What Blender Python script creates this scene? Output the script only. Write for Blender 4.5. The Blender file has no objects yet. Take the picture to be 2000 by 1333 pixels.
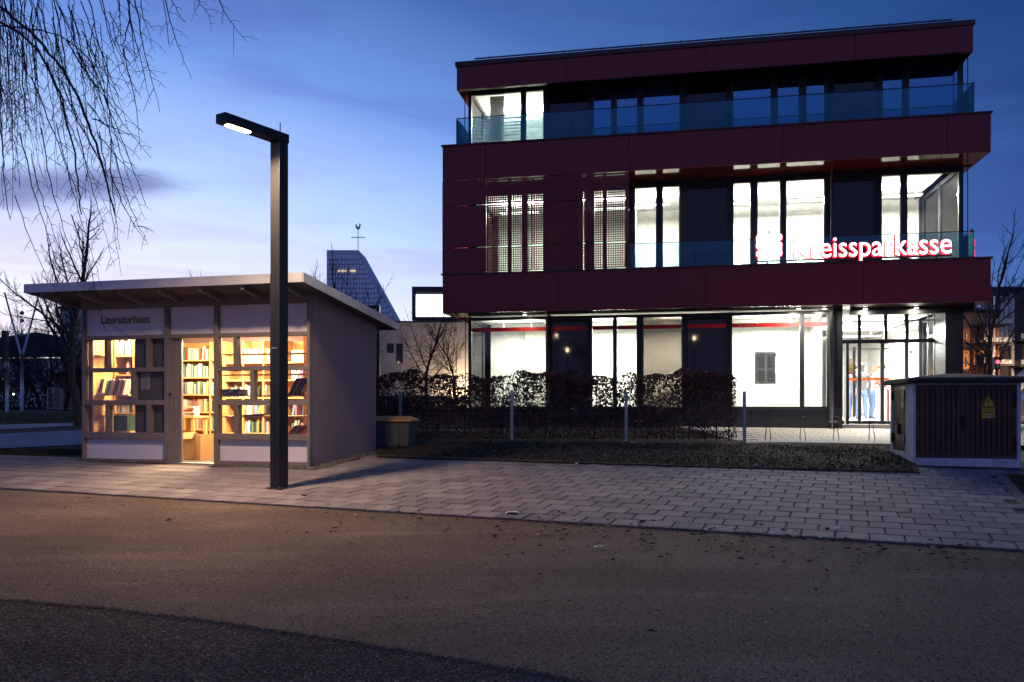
import bpy, math, random
from mathutils import Vector, Matrix
S = bpy.context.scene
COL = S.collection
R = random.Random(7)
CAMZ, F, CX, HY = 0.95, 1620.0, 1000.0, 790.0   # camera height, focal length in px of a 2000 px wide picture, centre, horizon

# ------------------------------------------------------------------ camera
cam = bpy.data.cameras.new('camera'); co = bpy.data.objects.new('camera', cam); COL.objects.link(co)
co.location = (0, 0, CAMZ); co.rotation_euler = (math.radians(90), 0, 0)
cam.sensor_width = 36; cam.lens = F / 2000 * 36; cam.shift_y = (HY - 666.5) / 2000
cam.clip_end = 1500; cam.clip_start = 0.05
S.camera = co
S.view_settings.view_transform = 'Standard'; S.view_settings.look = 'None'
S.view_settings.exposure = 0; S.view_settings.gamma = 1; S.view_settings.use_curve_mapping = False
S.cycles.max_bounces = 8; S.cycles.transparent_max_bounces = 24
S.cycles.sample_clamp_indirect = 4

# ------------------------------------------------------------------ world: dusk sky
w = bpy.data.worlds.new('World'); S.world = w; w.use_nodes = True
nt = w.node_tree; N = nt.nodes; L = nt.links; N.clear()
def nd(tree, kind, **kw):
    n = tree.nodes.new(kind)
    for k, v in kw.items(): setattr(n, k, v)
    return n
def mth(tree, op, a, b=None, c=None, clamp=False):
    n = tree.nodes.new('ShaderNodeMath'); n.operation = op; n.use_clamp = clamp
    for i, x in enumerate((a, b, c)):
        if x is None: continue
        if isinstance(x, (int, float)): n.inputs[i].default_value = x
        else: tree.links.new(x, n.inputs[i])
    return n.outputs[0]
def ramp(tree, fac, stops, interp='LINEAR'):
    n = tree.nodes.new('ShaderNodeValToRGB'); tree.links.new(fac, n.inputs[0])
    cr = n.color_ramp; cr.interpolation = interp
    while len(cr.elements) < len(stops): cr.elements.new(0.5)
    for e, (p, c) in zip(cr.elements, stops):
        e.position = p; e.color = (*c, 1) if len(c) == 3 else c
    return n.outputs[0]
tc = nd(nt, 'ShaderNodeTexCoord'); sx = nd(nt, 'ShaderNodeSeparateXYZ'); L.new(tc.outputs['Generated'], sx.inputs[0])
dx, dy, dz = sx.outputs
glow = mth(nt, 'ADD', mth(nt, 'MULTIPLY', dx, -0.50), mth(nt, 'MULTIPLY', dy, 0.866))     # towards the afterglow, left of the view
inv = mth(nt, 'SUBTRACT', 1.0, glow)
t = mth(nt, 'ADD', mth(nt, 'MULTIPLY', mth(nt, 'ABSOLUTE', dz), 1.0), mth(nt, 'MULTIPLY', inv, 0.88), clamp=True)
base = ramp(nt, t, [(0.0, (1.15, 1.02, 1.03)), (.13, (.93, .95, 1.12)), (.28, (.50, .68, 1.12)), (.44, (.17, .33, .80)),
                    (.60, (.062, .145, .43)), (.80, (.022, .075, .26)), (1.0, (.008, .045, .17))])
# thin stretched clouds
mp = nd(nt, 'ShaderNodeMapping'); L.new(tc.outputs['Generated'], mp.inputs[0]); mp.inputs['Scale'].default_value = (1.2, 1.2, 7.0)
mp.inputs['Rotation'].default_value = (0.0, math.radians(5), 0.0); mp.inputs['Location'].default_value = (0.3, 1.7, 0.9)
nz = nd(nt, 'ShaderNodeTexNoise'); L.new(mp.outputs[0], nz.inputs[0]); nz.inputs['Scale'].default_value = 2.1
nz.inputs['Detail'].default_value = 7; nz.inputs['Roughness'].default_value = .55; nz.inputs['Distortion'].default_value = .6
cl = ramp(nt, nz.outputs[0], [(.44, (0, 0, 0)), (.68, (1, 1, 1))], 'EASE')
mx = nd(nt, 'ShaderNodeMix', data_type='RGBA'); L.new(mth(nt, 'MULTIPLY', cl, .55), mx.inputs['Factor'])
L.new(base, mx.inputs['A'])
dark = nd(nt, 'ShaderNodeMix', data_type='RGBA', blend_type='MULTIPLY'); dark.inputs['Factor'].default_value = 1
L.new(base, dark.inputs['A']); dark.inputs['B'].default_value = (.78, .62, .80, 1); L.new(dark.outputs['Result'], mx.inputs['B'])
# a heavier bank of cloud low above the left of the view
ax = mth(nt, 'DIVIDE', dx, mth(nt, 'MAXIMUM', dy, .05))
elv = mth(nt, 'DIVIDE', dz, mth(nt, 'MAXIMUM', dy, .05))
n2 = nd(nt, 'ShaderNodeTexNoise'); L.new(mp.outputs[0], n2.inputs[0]); n2.inputs['Scale'].default_value = 5; n2.inputs['Detail'].default_value = 6
wob = mth(nt, 'MULTIPLY', mth(nt, 'SUBTRACT', n2.outputs[0], .55), 1.8)
ex = mth(nt, 'DIVIDE', mth(nt, 'ADD', ax, .58), .24)
ey = mth(nt, 'DIVIDE', mth(nt, 'SUBTRACT', elv, .262), .030)
rr = mth(nt, 'ADD', mth(nt, 'ADD', mth(nt, 'POWER', ex, 2.0), mth(nt, 'POWER', ey, 2.0)), wob)
bank = mth(nt, 'MULTIPLY', ramp(nt, rr, [(0.0, (1, 1, 1)), (1.0, (0, 0, 0))], 'EASE'), .80)
front = mth(nt, 'GREATER_THAN', dy, .1)
mx2 = nd(nt, 'ShaderNodeMix', data_type='RGBA'); L.new(mth(nt, 'MULTIPLY', bank, front), mx2.inputs['Factor'])
L.new(mx.outputs['Result'], mx2.inputs['A']); mx2.inputs['B'].default_value = (.135, .165, .40, 1)
# the eastern sky behind the camera: dull mauve earth-shadow band
bk = nd(nt, 'ShaderNodeMix', data_type='RGBA'); L.new(ramp(nt, mth(nt, 'MULTIPLY_ADD', dy, -1.0, .1), [(0, (0, 0, 0)), (.6, (1, 1, 1))]), bk.inputs['Factor'])
L.new(mx2.outputs['Result'], bk.inputs['A']); L.new(ramp(nt, dz, [(.0, (.150, .120, .240)), (.18, (.115, .125, .30)), (.45, (.065, .135, .42))]), bk.inputs['B'])
bg = nd(nt, 'ShaderNodeBackground'); L.new(bk.outputs['Result'], bg.inputs[0]); bg.inputs[1].default_value = 1.07
wo = nd(nt, 'ShaderNodeOutputWorld'); L.new(bg.outputs[0], wo.inputs[0])

# ------------------------------------------------------------------ materials
MATS = {}
def mat(name, color=(.5, .5, .5), rough=.6, metal=0, spec=.5, noise=None, bump=None, emit=None, col2=None, scale=(1, 1, 1), detail=5, coat=0):
    if name in MATS: return MATS[name]
    m = bpy.data.materials.new(name); m.use_nodes = True; T = m.node_tree; b = T.nodes['Principled BSDF']
    b.inputs['Base Color'].default_value = (*color, 1); b.inputs['Roughness'].default_value = rough
    b.inputs['Metallic'].default_value = metal; b.inputs['Specular IOR Level'].default_value = spec
    b.inputs['Coat Weight'].default_value = coat; b.inputs['Coat Roughness'].default_value = .08
    cd = T.nodes.new('ShaderNodeTexCoord'); mp = T.nodes.new('ShaderNodeMapping'); mp.inputs['Scale'].default_value = scale
    T.links.new(cd.outputs['Object'], mp.inputs[0])
    nn = T.nodes.new('ShaderNodeTexNoise'); nn.inputs['Scale'].default_value = noise or 6; nn.inputs['Detail'].default_value = detail
    T.links.new(mp.outputs[0], nn.inputs[0])
    c2 = col2 or tuple(x * .8 for x in color)
    r = ramp(T, nn.outputs[0], [(.35, color), (.68, c2)]); T.links.new(r, b.inputs['Base Color'])
    rg = T.nodes.new('ShaderNodeMapRange'); rg.inputs['To Min'].default_value = max(0, rough - .04); rg.inputs['To Max'].default_value = min(1, rough + .06)
    T.links.new(nn.outputs[0], rg.inputs[0]); T.links.new(rg.outputs[0], b.inputs['Roughness'])
    if bump:
        n3 = T.nodes.new('ShaderNodeTexNoise'); n3.inputs['Scale'].default_value = bump[0]; n3.inputs['Detail'].default_value = 4
        T.links.new(mp.outputs[0], n3.inputs[0])
        bp = T.nodes.new('ShaderNodeBump'); bp.inputs['Strength'].default_value = bump[1]; bp.inputs['Distance'].default_value = bump[2] if len(bump) > 2 else .01
        T.links.new(n3.outputs[0], bp.inputs['Height']); T.links.new(bp.outputs[0], b.inputs['Normal'])
    if emit:
        b.inputs['Emission Color'].default_value = (*emit[0], 1); b.inputs['Emission Strength'].default_value = emit[1]
    MATS[name] = m; return m
def glass(name, tint=(1, 1, 1), refl=.05, gcol=(1, 1, 1), rough=0.0):
    if name in MATS: return MATS[name]
    m = bpy.data.materials.new(name); m.use_nodes = True; T = m.node_tree; T.nodes.clear()
    tr = nd(T, 'ShaderNodeBsdfTransparent'); tr.inputs[0].default_value = (*tint, 1)
    gl = nd(T, 'ShaderNodeBsdfGlossy'); gl.inputs['Color'].default_value = (*gcol, 1); gl.inputs['Roughness'].default_value = rough
    fr = nd(T, 'ShaderNodeFresnel'); fr.inputs[0].default_value = 1.45
    f = mth(T, 'ADD', fr.outputs[0], refl, clamp=True)
    ms = nd(T, 'ShaderNodeMixShader'); T.links.new(f, ms.inputs[0]); T.links.new(tr.outputs[0], ms.inputs[1]); T.links.new(gl.outputs[0], ms.inputs[2])
    o = nd(T, 'ShaderNodeOutputMaterial'); T.links.new(ms.outputs[0], o.inputs[0])
    MATS[name] = m; return m
def ground_mat(name, cols, fine, coarse, rough=.9, bump=.5, speck=None, cells=None, patch=None):
    m = bpy.data.materials.new(name); m.use_nodes = True; T = m.node_tree; b = T.nodes['Principled BSDF']
    b.inputs['Roughness'].default_value = rough; b.inputs['Specular IOR Level'].default_value = .25
    cd = T.nodes.new('ShaderNodeTexCoord')
    def nz(s, d=4, rg=.6, dist=0):
        n = T.nodes.new('ShaderNodeTexNoise'); n.inputs['Scale'].default_value = s; n.inputs['Detail'].default_value = d
        n.inputs['Roughness'].default_value = rg; n.inputs['Distortion'].default_value = dist
        T.links.new(cd.outputs['Object'], n.inputs[0]); return n.outputs[0]
    big = nz(coarse, 5, .6, .4); fn = nz(fine, 3, .7)
    a = ramp(T, big, [(.32, cols[0]), (.66, cols[1])])
    f = ramp(T, fn, [(.30, (.45, .45, .45)), (.5, (1, 1, 1)), (.72, (1.5, 1.45, 1.4))])
    mx = nd(T, 'ShaderNodeMix', data_type='RGBA', blend_type='MULTIPLY'); mx.inputs['Factor'].default_value = 1
    T.links.new(a, mx.inputs['A']); T.links.new(f, mx.inputs['B']); out = mx.outputs['Result']
    if speck:
        v = T.nodes.new('ShaderNodeTexVoronoi'); v.inputs['Scale'].default_value = speck[0]; T.links.new(cd.outputs['Object'], v.inputs[0])
        sp = T.nodes.new('ShaderNodeSeparateColor'); T.links.new(v.outputs['Color'], sp.inputs[0])
        k = mth(T, 'MULTIPLY', mth(T, 'GREATER_THAN', sp.outputs[0], speck[1]), mth(T, 'LESS_THAN', v.outputs['Distance'], speck[3]))
        m2 = nd(T, 'ShaderNodeMix', data_type='RGBA'); T.links.new(k, m2.inputs['Factor']); T.links.new(out, m2.inputs['A'])
        c3 = ramp(T, sp.outputs[1], [(.0, (.03, .026, .024)), (.70, (.04, .035, .03)), (.8, speck[2])], 'CONSTANT'); T.links.new(c3, m2.inputs['B']); out = m2.outputs['Result']
    T.links.new(out, b.inputs['Base Color'])
    hgt = None
    if cells:                                      # loose stones, each of its own tone
        v = T.nodes.new('ShaderNodeTexVoronoi'); v.inputs['Scale'].default_value = cells; T.links.new(cd.outputs['Object'], v.inputs[0])
        sp = T.nodes.new('ShaderNodeSeparateColor'); T.links.new(v.outputs['Color'], sp.inputs[0])
        cc = ramp(T, sp.outputs[0], [(.0, (.35, .33, .32)), (.45, (.9, .85, .82)), (.75, (1.7, 1.5, 1.4)), (1.0, (3.6, 3.3, 3.0))])
        m3 = nd(T, 'ShaderNodeMix', data_type='RGBA', blend_type='MULTIPLY'); m3.inputs['Factor'].default_value = 1
        T.links.new(out, m3.inputs['A']); T.links.new(cc, m3.inputs['B']); out = m3.outputs['Result']; hgt = mth(T, 'MULTIPLY', v.outputs['Distance'], -2.0)
    if patch:                                      # dusty and damp patches drawn out along the path
        mpp = T.nodes.new('ShaderNodeMapping'); mpp.inputs['Rotation'].default_value = (0, 0, math.radians(17)); mpp.inputs['Scale'].default_value = (.35, 1.5, 1)
        T.links.new(cd.outputs['Object'], mpp.inputs[0]); n4 = T.nodes.new('ShaderNodeTexNoise'); n4.inputs['Scale'].default_value = 1.3; n4.inputs['Detail'].default_value = 6; n4.inputs['Distortion'].default_value = .8
        T.links.new(mpp.outputs[0], n4.inputs[0]); pc = ramp(T, n4.outputs[0], [(.30, (.66, .62, .62)), (.47, (.95, .95, .95)), (.56, (1.0, 1.0, 1.0)), (.72, (1.55, 1.55, 1.6))])
        m4 = nd(T, 'ShaderNodeMix', data_type='RGBA', blend_type='MULTIPLY'); m4.inputs['Factor'].default_value = patch
        T.links.new(out, m4.inputs['A']); T.links.new(pc, m4.inputs['B']); out = m4.outputs['Result']
    T.links.new(out, b.inputs['Base Color'])
    bp = T.nodes.new('ShaderNodeBump'); bp.inputs['Strength'].default_value = bump; bp.inputs['Distance'].default_value = .012
    if hgt is not None: T.links.new(hgt, bp.inputs['Height']); T.links.new(bp.outputs[0], b.inputs['Normal']); MATS[name] = m; return m
    T.links.new(mth(T, 'ADD', fn, mth(T, 'MULTIPLY', big, 1.5)), bp.inputs['Height']); T.links.new(bp.outputs[0], b.inputs['Normal'])
    MATS[name] = m; return m

CLAD = mat('dark_red_cladding', (.245, .017, .024), .36, 0, .4, 3, (180, .12, .002), None, (.180, .013, .019), (1, 1, 14))
CLAD2 = mat('dark_red_coping', (.075, .010, .016), .40)
SOFF = mat('glossy_red_soffit', (.16, .030, .016), .035, 0, .9, 2, None, None, (.13, .024, .013), coat=.9)
BLACK = mat('black_metal', (.014, .015, .018), .35, .3, .5)
ANTH = mat('anthracite_frame', (.035, .037, .042), .38, .2, .5, 4)
PIPEM = mat('grey_pipe', (.10, .10, .10), .3, .8)
WHITEW = mat('white_interior_wall', (.80, .79, .74), .8)
CEIL = mat('white_ceiling', (.82, .82, .80), .9)
FLOORM = mat('grey_floor', (.30, .30, .30), .5)
DGLASS = mat('dark_spandrel_glass', (.006, .008, .016), .0, 0, .6)
GLASS = glass('window_glass', (.97, .99, .98), .02)
TGLASS = glass('coated_window_glass', (.70, .80, .88), .34, (.32, .66, 1.0))
RGLASS = glass('balustrade_glass', (.70, .84, .88), .045, (.30, .80, 1.0))
TAUPE = mat('taupe_painted_wood', (.205, .170, .168), .62, 0, .3, 9, (60, .15, .002), None, (.170, .140, .138), (1, 1, .2))
TAUPE_D = mat('taupe_render_wall', (.275, .205, .215), .85, 0, .2, 4, (55, .25, .004), None, (.25, .186, .197), (3, 3, .35))
PANEL = mat('offwhite_board', (.68, .63, .68), .55, 0, .3, 60, None, None, (.63, .58, .63))
DBOARD = mat('dark_taupe_board', (.085, .070, .078), .30, 0, .5, 5)
WOOD = mat('pine_wood', (.66, .40, .17), .55, 0, .3, 3, None, None, (.52, .29, .105), (2, 2, .5))
PINE2 = mat('pine_back_panel', (.62, .36, .14), .6, 0, .3, 2.2, None, None, (.50, .26, .09), (6, 6, .5))
ALU = mat('light_metal_fascia', (.66, .64, .66), .42, .25, .5, 3)
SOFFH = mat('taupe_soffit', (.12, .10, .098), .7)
LAMPM = mat('lamp_anthracite', (.030, .029, .033), .42, .35, .5, 5)
BARK = mat('dark_bark', (.045, .034, .030), .9, 0, .2, 14, (40, .6, .01), None, (.028, .022, .020))
BARKL = mat('brown_bark', (.105, .066, .048), .9, 0, .2, 10, (40, .6, .01), None, (.06, .042, .034))
TWIG = mat('dark_twig', (.030, .022, .028), .8)
LEAFB = mat('dry_brown_leaf', (.200, .078, .050), .75, 0, .2, 3, None, None, (.075, .032, .024))
CONC = mat('grey_concrete', (.60, .58, .62), .85, 0, .2, 7, (90, .3, .004), None, (.44, .42, .46))
BROWNM = mat('brown_cabinet_louvre', (.105, .052, .036), .45, .1, .4, 5)
YELL = mat('warning_yellow', (.75, .42, .02), .5, 0, .4, 8, None, None, (.70, .38, .02))
BLK = mat('black_print', (.012, .012, .012), .5)
PAPERM = mat('white_paper', (.72, .70, .70), .7, 0, .2, 20, None, None, (.60, .58, .60))
REDSTRIPE = mat('red_window_film', (.62, .012, .018), .5)
GALV = mat('galvanised_steel', (.42, .44, .46), .42, .7, .5, 12)
BINM = mat('grey_plastic', (.10, .10, .105), .5)
ORM = mat('yellow_plastic_lid', (.52, .24, .02), .42)

def backlit(name, col, w_=.5):
    m = bpy.data.materials.new(name); m.use_nodes = True; T = m.node_tree; T.nodes.clear()
    cd = nd(T, 'ShaderNodeTexCoord'); nz_ = nd(T, 'ShaderNodeTexNoise'); nz_.inputs['Scale'].default_value = 8; T.links.new(cd.outputs['Object'], nz_.inputs[0])
    c_ = ramp(T, nz_.outputs[0], [(.3, col), (.7, tuple(x * .9 for x in col))])
    a = nd(T, 'ShaderNodeBsdfDiffuse'); b = nd(T, 'ShaderNodeBsdfTranslucent'); T.links.new(c_, a.inputs[0]); T.links.new(c_, b.inputs[0])
    ms = nd(T, 'ShaderNodeMixShader'); ms.inputs[0].default_value = w_; T.links.new(a.outputs[0], ms.inputs[1]); T.links.new(b.outputs[0], ms.inputs[2])
    o = nd(T, 'ShaderNodeOutputMaterial'); T.links.new(ms.outputs[0], o.inputs[0]); MATS[name] = m; return m
# ------------------------------------------------------------------ mesh and object helpers
class MB:
    def __init__(s): s.v = []; s.f = []; s.m = []
    def poly(s, pts, mi=0):
        n = len(s.v); s.v += [tuple(p) for p in pts]; s.f.append(tuple(range(n, n + len(pts)))); s.m.append(mi); return s
    def box(s, x0, x1, y0, y1, z0, z1, mi=0, M=None):
        n = len(s.v)
        p = [(x0, y0, z0), (x1, y0, z0), (x1, y1, z0), (x0, y1, z0), (x0, y0, z1), (x1, y0, z1), (x1, y1, z1), (x0, y1, z1)]
        if M is not None: p = [tuple(M @ Vector(q)) for q in p]
        s.v += p
        for q in ((0, 3, 2, 1), (4, 5, 6, 7), (0, 1, 5, 4), (1, 2, 6, 5), (2, 3, 7, 6), (3, 0, 4, 7)):
            s.f.append(tuple(n + i for i in q)); s.m.append(mi)
        return s
    def prism(s, pts, d, mi=0):                    # pts: closed outline, d: extrusion vector
        n = len(s.v); k = len(pts); d = Vector(d)
        s.v += [tuple(p) for p in pts] + [tuple(Vector(p) + d) for p in pts]
        s.f.append(tuple(range(n, n + k))[::-1]); s.m.append(mi)
        s.f.append(tuple(range(n + k, n + 2 * k))); s.m.append(mi)
        for i in range(k):
            j = (i + 1) % k; s.f.append((n + i, n + j, n + k + j, n + k + i)); s.m.append(mi)
        return s
    def tube(s, pts, rads, sides=6, mi=0, cap=True):
        pts = [Vector(p) for p in pts]; n0 = len(s.v); k = len(pts)
        if isinstance(rads, (int, float)): rads = [rads] * k
        ref = None
        for i, p in enumerate(pts):
            d = (pts[min(i + 1, k - 1)] - pts[max(i - 1, 0)]); d = d.normalized() if d.length > 1e-9 else Vector((0, 0, 1))
            if ref is None or abs(d.dot(ref)) > .95: ref = Vector((0, 0, 1)) if abs(d.z) < .9 else Vector((1, 0, 0))
            a = d.cross(ref).normalized(); b = d.cross(a)
            for j in range(sides):
                t = 2 * math.pi * (j + .5) / sides
                s.v.append(tuple(p + (a * math.cos(t) + b * math.sin(t)) * rads[i]))
        for i in range(k - 1):
            for j in range(sides):
                q = (j + 1) % sides; A = n0 + i * sides; s.f.append((A + j, A + q, A + sides + q, A + sides + j)); s.m.append(mi)
        if cap and sides > 2:
            s.f.append(tuple(n0 + j for j in range(sides))); s.m.append(mi)
            s.f.append(tuple(n0 + (k - 1) * sides + j for j in range(sides))[::-1]); s.m.append(mi)
        return s
    def sphere(s, c, r, seg=10, rings=6, mi=0, sc=(1, 1, 1)):
        n = len(s.v); c = Vector(c)
        for i in range(rings + 1):
            ph = math.pi * i / rings
            for j in range(seg):
                th = 2 * math.pi * j / seg
                s.v.append((c.x + r * sc[0] * math.sin(ph) * math.cos(th), c.y + r * sc[1] * math.sin(ph) * math.sin(th), c.z + r * sc[2] * math.cos(ph)))
        for i in range(rings):
            for j in range(seg):
                q = (j + 1) % seg; s.f.append((n + i * seg + j, n + (i + 1) * seg + j, n + (i + 1) * seg + q, n + i * seg + q)); s.m.append(mi)
        return s
    def mesh(s, name, mats, smooth=False):
        me = bpy.data.meshes.new(name); me.from_pydata(s.v, [], s.f)
        for m in (mats if isinstance(mats, (list, tuple)) else [mats]): me.materials.append(m)
        if any(s.m): me.polygons.foreach_set('material_index', s.m)
        if smooth: me.polygons.foreach_set('use_smooth', [True] * len(me.polygons))
        me.update(); return me
    def obj(s, name, mats, parent=None, smooth=False, bevel=0):
        o = bpy.data.objects.new(name, s.mesh(name, mats, smooth)); COL.objects.link(o); o.parent = parent
        if bevel:
            b = o.modifiers.new('bevel', 'BEVEL'); b.width = bevel; b.segments = 2; b.limit_method = 'ANGLE'
        return o
def tag(o, label=None, cat=None, group=None, kind=None):
    for k, v in (('label', label), ('category', cat), ('group', group), ('kind', kind)):
        if v: o[k] = v
    return o
def thing(name, label, cat, loc=(0, 0, 0), rz=0, group=None):
    o = bpy.data.objects.new(name, None); COL.objects.link(o); o.empty_display_size = .2
    o.location = loc; o.rotation_euler = (0, 0, rz); return tag(o, label, cat, group)
def link_copy(mesh, name, parent=None, loc=(0, 0, 0), rz=0, sc=None):
    o = bpy.data.objects.new(name, mesh); COL.objects.link(o); o.parent = parent; o.location = loc; o.rotation_euler = (0, 0, rz)
    if sc: o.scale = sc
    return o
def dup(root, loc=None, rz=None, label=None):
    r = root.copy(); COL.objects.link(r)
    if loc is not None: r.location = loc
    if rz is not None: r.rotation_euler = (0, 0, rz)
    if label: r['label'] = label
    for ch in list(root.children):
        c = ch.copy(); COL.objects.link(c); c.parent = r
        for g in list(ch.children):
            d = g.copy(); COL.objects.link(d); d.parent = c
    return r
def text_mesh(s, size, extrude=.01, offset=0, align='LEFT', spacing=1.0, bevel=0):
    c = bpy.data.curves.new('lettering', 'FONT'); c.body = s; c.size = size; c.extrude = extrude; c.offset = offset
    c.align_x = align; c.space_character = spacing; c.resolution_u = 4; c.bevel_depth = bevel
    o = bpy.data.objects.new('tmp', c); COL.objects.link(o)
    bpy.context.view_layer.update()
    me = bpy.data.meshes.new_from_object(o.evaluated_get(bpy.context.evaluated_depsgraph_get()))
    bpy.data.objects.remove(o); bpy.data.curves.remove(c); me.name = 'lettering'; return me
def text_obj(name, s, size, m, parent, loc, extrude=.004, offset=0, align='LEFT', spacing=1.0, sx=1.0, rz=0, mats=None):
    me = text_mesh(s, size, extrude, offset, align, spacing)
    me.transform(Matrix.Scale(sx, 4, (1, 0, 0))); me.transform(Matrix.Rotation(math.pi / 2, 4, 'X'))
    me.materials.clear(); me.materials.append(m)
    o = bpy.data.objects.new(name, me); COL.objects.link(o); o.parent = parent; o.location = loc; o.rotation_euler = (0, 0, rz); return o

# ground height: rises gently from the camera to the buildings
def gz(y):
    if y < 14: return -.81 + .06 * y
    if y < 24: return .03 + .04 * (y - 14)
    if y < 36: return .43 + .02 * (y - 24)
    return .67
def P(px, py):                                     # ground point seen at a picture position
    y = 4.0
    k = (py - HY) / F
    lo, hi = 1.0, 400.0
    for _ in range(60):
        y = (lo + hi) / 2
        if (CAMZ - gz(y)) / y > k: lo = y
        else: hi = y
    return ((px - CX) / F * y, y)
class Frame:                                       # a vertical plane system: u along a front, v into depth
    def __init__(s, ox, oy, oz, deg):
        s.ox, s.oy, s.oz = ox, oy, oz; s.t = math.radians(deg); s.c = math.cos(s.t); s.s = math.sin(s.t)
    def u(s, px, v=0):
        r = (px - CX) / F
        return (r * (s.oy + v * s.c) - s.ox - v * s.s) / (s.c + r * s.s)
    def z(s, px, py, v=0):
        Y = s.oy - s.u(px, v) * s.s + v * s.c
        return CAMZ + (HY - py) * Y / F - s.oz
    def w(s, u, v, z=0): return Vector((s.ox + u * s.c + v * s.s, s.oy - u * s.s + v * s.c, s.oz + z))
    def thing(s, name, label, cat, u=0, v=0, z=0, group=None): return thing(name, label, cat, s.w(u, v, z), -s.t, group)

# ================================================================== GROUND
def sheet(name, pts, dz, m, kind='structure', step=None, parent=None):
    """a sheet following the ground, cut at the changes of slope"""
    mb = MB(); cuts = [-60, 14, 24, 36, 900]
    for a, b in zip(cuts, cuts[1:]):
        poly = [tuple(p) for p in pts]
        for lim, sgn in ((a, 1), (b, -1)):
            out = []
            for i in range(len(poly)):
                p, q = poly[i - 1], poly[i]
                ip, iq = sgn * (p[1] - lim) >= 0, sgn * (q[1] - lim) >= 0
                if ip != iq:
                    t = (lim - p[1]) / (q[1] - p[1]); out.append((p[0] + t * (q[0] - p[0]), lim))
                if iq: out.append(q)
            poly = out
            if not poly: break
        if len(poly) > 2: mb.poly([(x, y, gz(y) + dz) for x, y in poly])
    o = mb.obj(name, m, parent)
    return tag(o, kind=kind)
M_GRASS = ground_mat('dark_winter_grass', ((.030, .030, .014), (.048, .034, .018)), 90, .5, .95, .8)
M_PATH = ground_mat('compacted_gravel_path', ((.150, .106, .082), (.092, .066, .053)), 60, .42, .92, .6, (52, .74, (.32, .28, .24), .34), patch=.6)
M_COARSE = ground_mat('coarse_gravel', ((.080, .062, .053), (.046, .036, .031)), 30, 1.1, .95, .9, None, cells=75, patch=.8)
M_PAVER = ground_mat('concrete_paver', ((.30, .265, .285), (.235, .205, .222)), 70, 1.2, .85, .25, (55, .88, (.10, .09, .09), .22))
M_JOINT = ground_mat('sandy_joint', ((.085, .062, .050), (.06, .045, .038)), 80, 2, .95, .5)
M_PATH2 = ground_mat('park_path', ((.30, .26, .28), (.22, .19, .20)), 40, .6, .9, .4)
M_SOIL = ground_mat('bare_soil', ((.055, .030, .024), (.022, .018, .012)), 40, .9, .95, 1.0)
sheet('ground', [(-400, -60), (400, -60), (400, 800), (-400, 800)], -.035, M_GRASS)
A0, A1 = Vector((-6.71, 10.87)), Vector((4.58, 7.42))           # near edge of the paving
ed = (A1 - A0).normalized()
far_l, far_r = A0 - ed * 22, A1 + ed * 22
edge = [P(-260, 1150), P(0, 1170), P(200, 1187), P(400, 1211), P(600, 1240), P(900, 1288), P(1150, 1332), P(1500, 1420)]
def wob(pts, n, amp, seed):
    r = random.Random(seed); out = []
    for a, b in zip(pts, pts[1:]):
        for i in range(n):
            t = i / n; out.append((a[0] + (b[0] - a[0]) * t + r.uniform(-amp, amp), a[1] + (b[1] - a[1]) * t + r.uniform(-amp, amp)))
    out.append(tuple(pts[-1])); return out
edgew = wob(edge, 9, .012, 4)
# gravel path: from the edge of the coarse gravel up to the paving
e0 = wob([tuple(far_l), tuple(A0), (-2.37, 9.59), (0, 8.85), (1.55, 8.38), (3.15, 7.85), tuple(A1), tuple(far_r)], 24, .018, 9)
sheet('gravel_path', [(-40, 3.5)] + edgew + [(3.5, .5), (3.0, -20), (60, -20)] + e0[::-1] + [(-40, 16)], -.004, M_PATH)
sheet('coarse_gravel', [(-60, -30), (3.0, -30), (3.0, -20), (3.5, .5)] + edgew[::-1] + [(-40, 3.5), (-60, 3.5)], -.008, M_COARSE)

# paved forecourt: bedding plus single pavers
HUT = Frame(-7.14, 13.77, 0, 14.2)
pave_poly = [tuple(far_l * .0 + Vector((-9.6, 11.75))), tuple(A0), tuple(A1), tuple(A1 + ed * 4), (9.8, 8.0), (7.15, 12.15), (12.5, 12.6), (12.5, 14.6), (6.3, 13.6), (6.0, 13.0), (-1.6, 14.2), (-2.4, 15.9), (-8.2, 14.2), (-9.6, 13.0)]
bed = sheet('paved_forecourt', [(-9.9, 11.86), tuple(A0), tuple(A1), tuple(A1 + ed * 5), (12.5, 10.0), (12.5, 15.2), (6, 15.2), (-2.4, 15.8), (-8.2, 14.4), (-9.2, 13.2)], .004, M_JOINT)
rowd = ed; th2 = math.radians(22); crossd = Vector((math.sin(th2), math.cos(th2)))
pw, g = .31, .016
B0, B1 = Vector((7.0, 12.0)), Vector((5.77, 9.34))               # border strip on the right
bd = (B1 - B0).normalized()
def right_of_border(p):
    d = Vector((p[0], p[1])) - B0; return bd.x * d.y - bd.y * d.x > 0
pav = []
nrows = 18
for r_ in range(nrows):
    off = (.5 * (r_ % 2) + R.uniform(-.04, .04)) * pw
    for i in range(-34, 60):
        o = A0 + rowd * (i * pw + off) + crossd * (r_ * pw * 1.02)
        c = o + rowd * pw / 2 + crossd * pw / 2
        if c.y > 15.6: continue
        # stay clear of the hut and its gravel strip, the lawn on the left and the border on the right
        ru = (c.x - HUT.ox) * HUT.c - (c.y - HUT.oy) * HUT.s; rv = (c.x - HUT.ox) * HUT.s + (c.y - HUT.oy) * HUT.c
        if -0.12 < ru < 4.30 and rv > -.10: continue
        if ru <= -.1 and rv > .25: continue
        if c.x < -9.2: continue
        if right_of_border(c) and c.y < 12.1: continue
        if c.x > 11.8: continue
        xl = c.x / c.y
        if c.y < 0.5: continue
        pav.append((c.y, o, r_))
pav.sort(key=lambda q: q[0])
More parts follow.
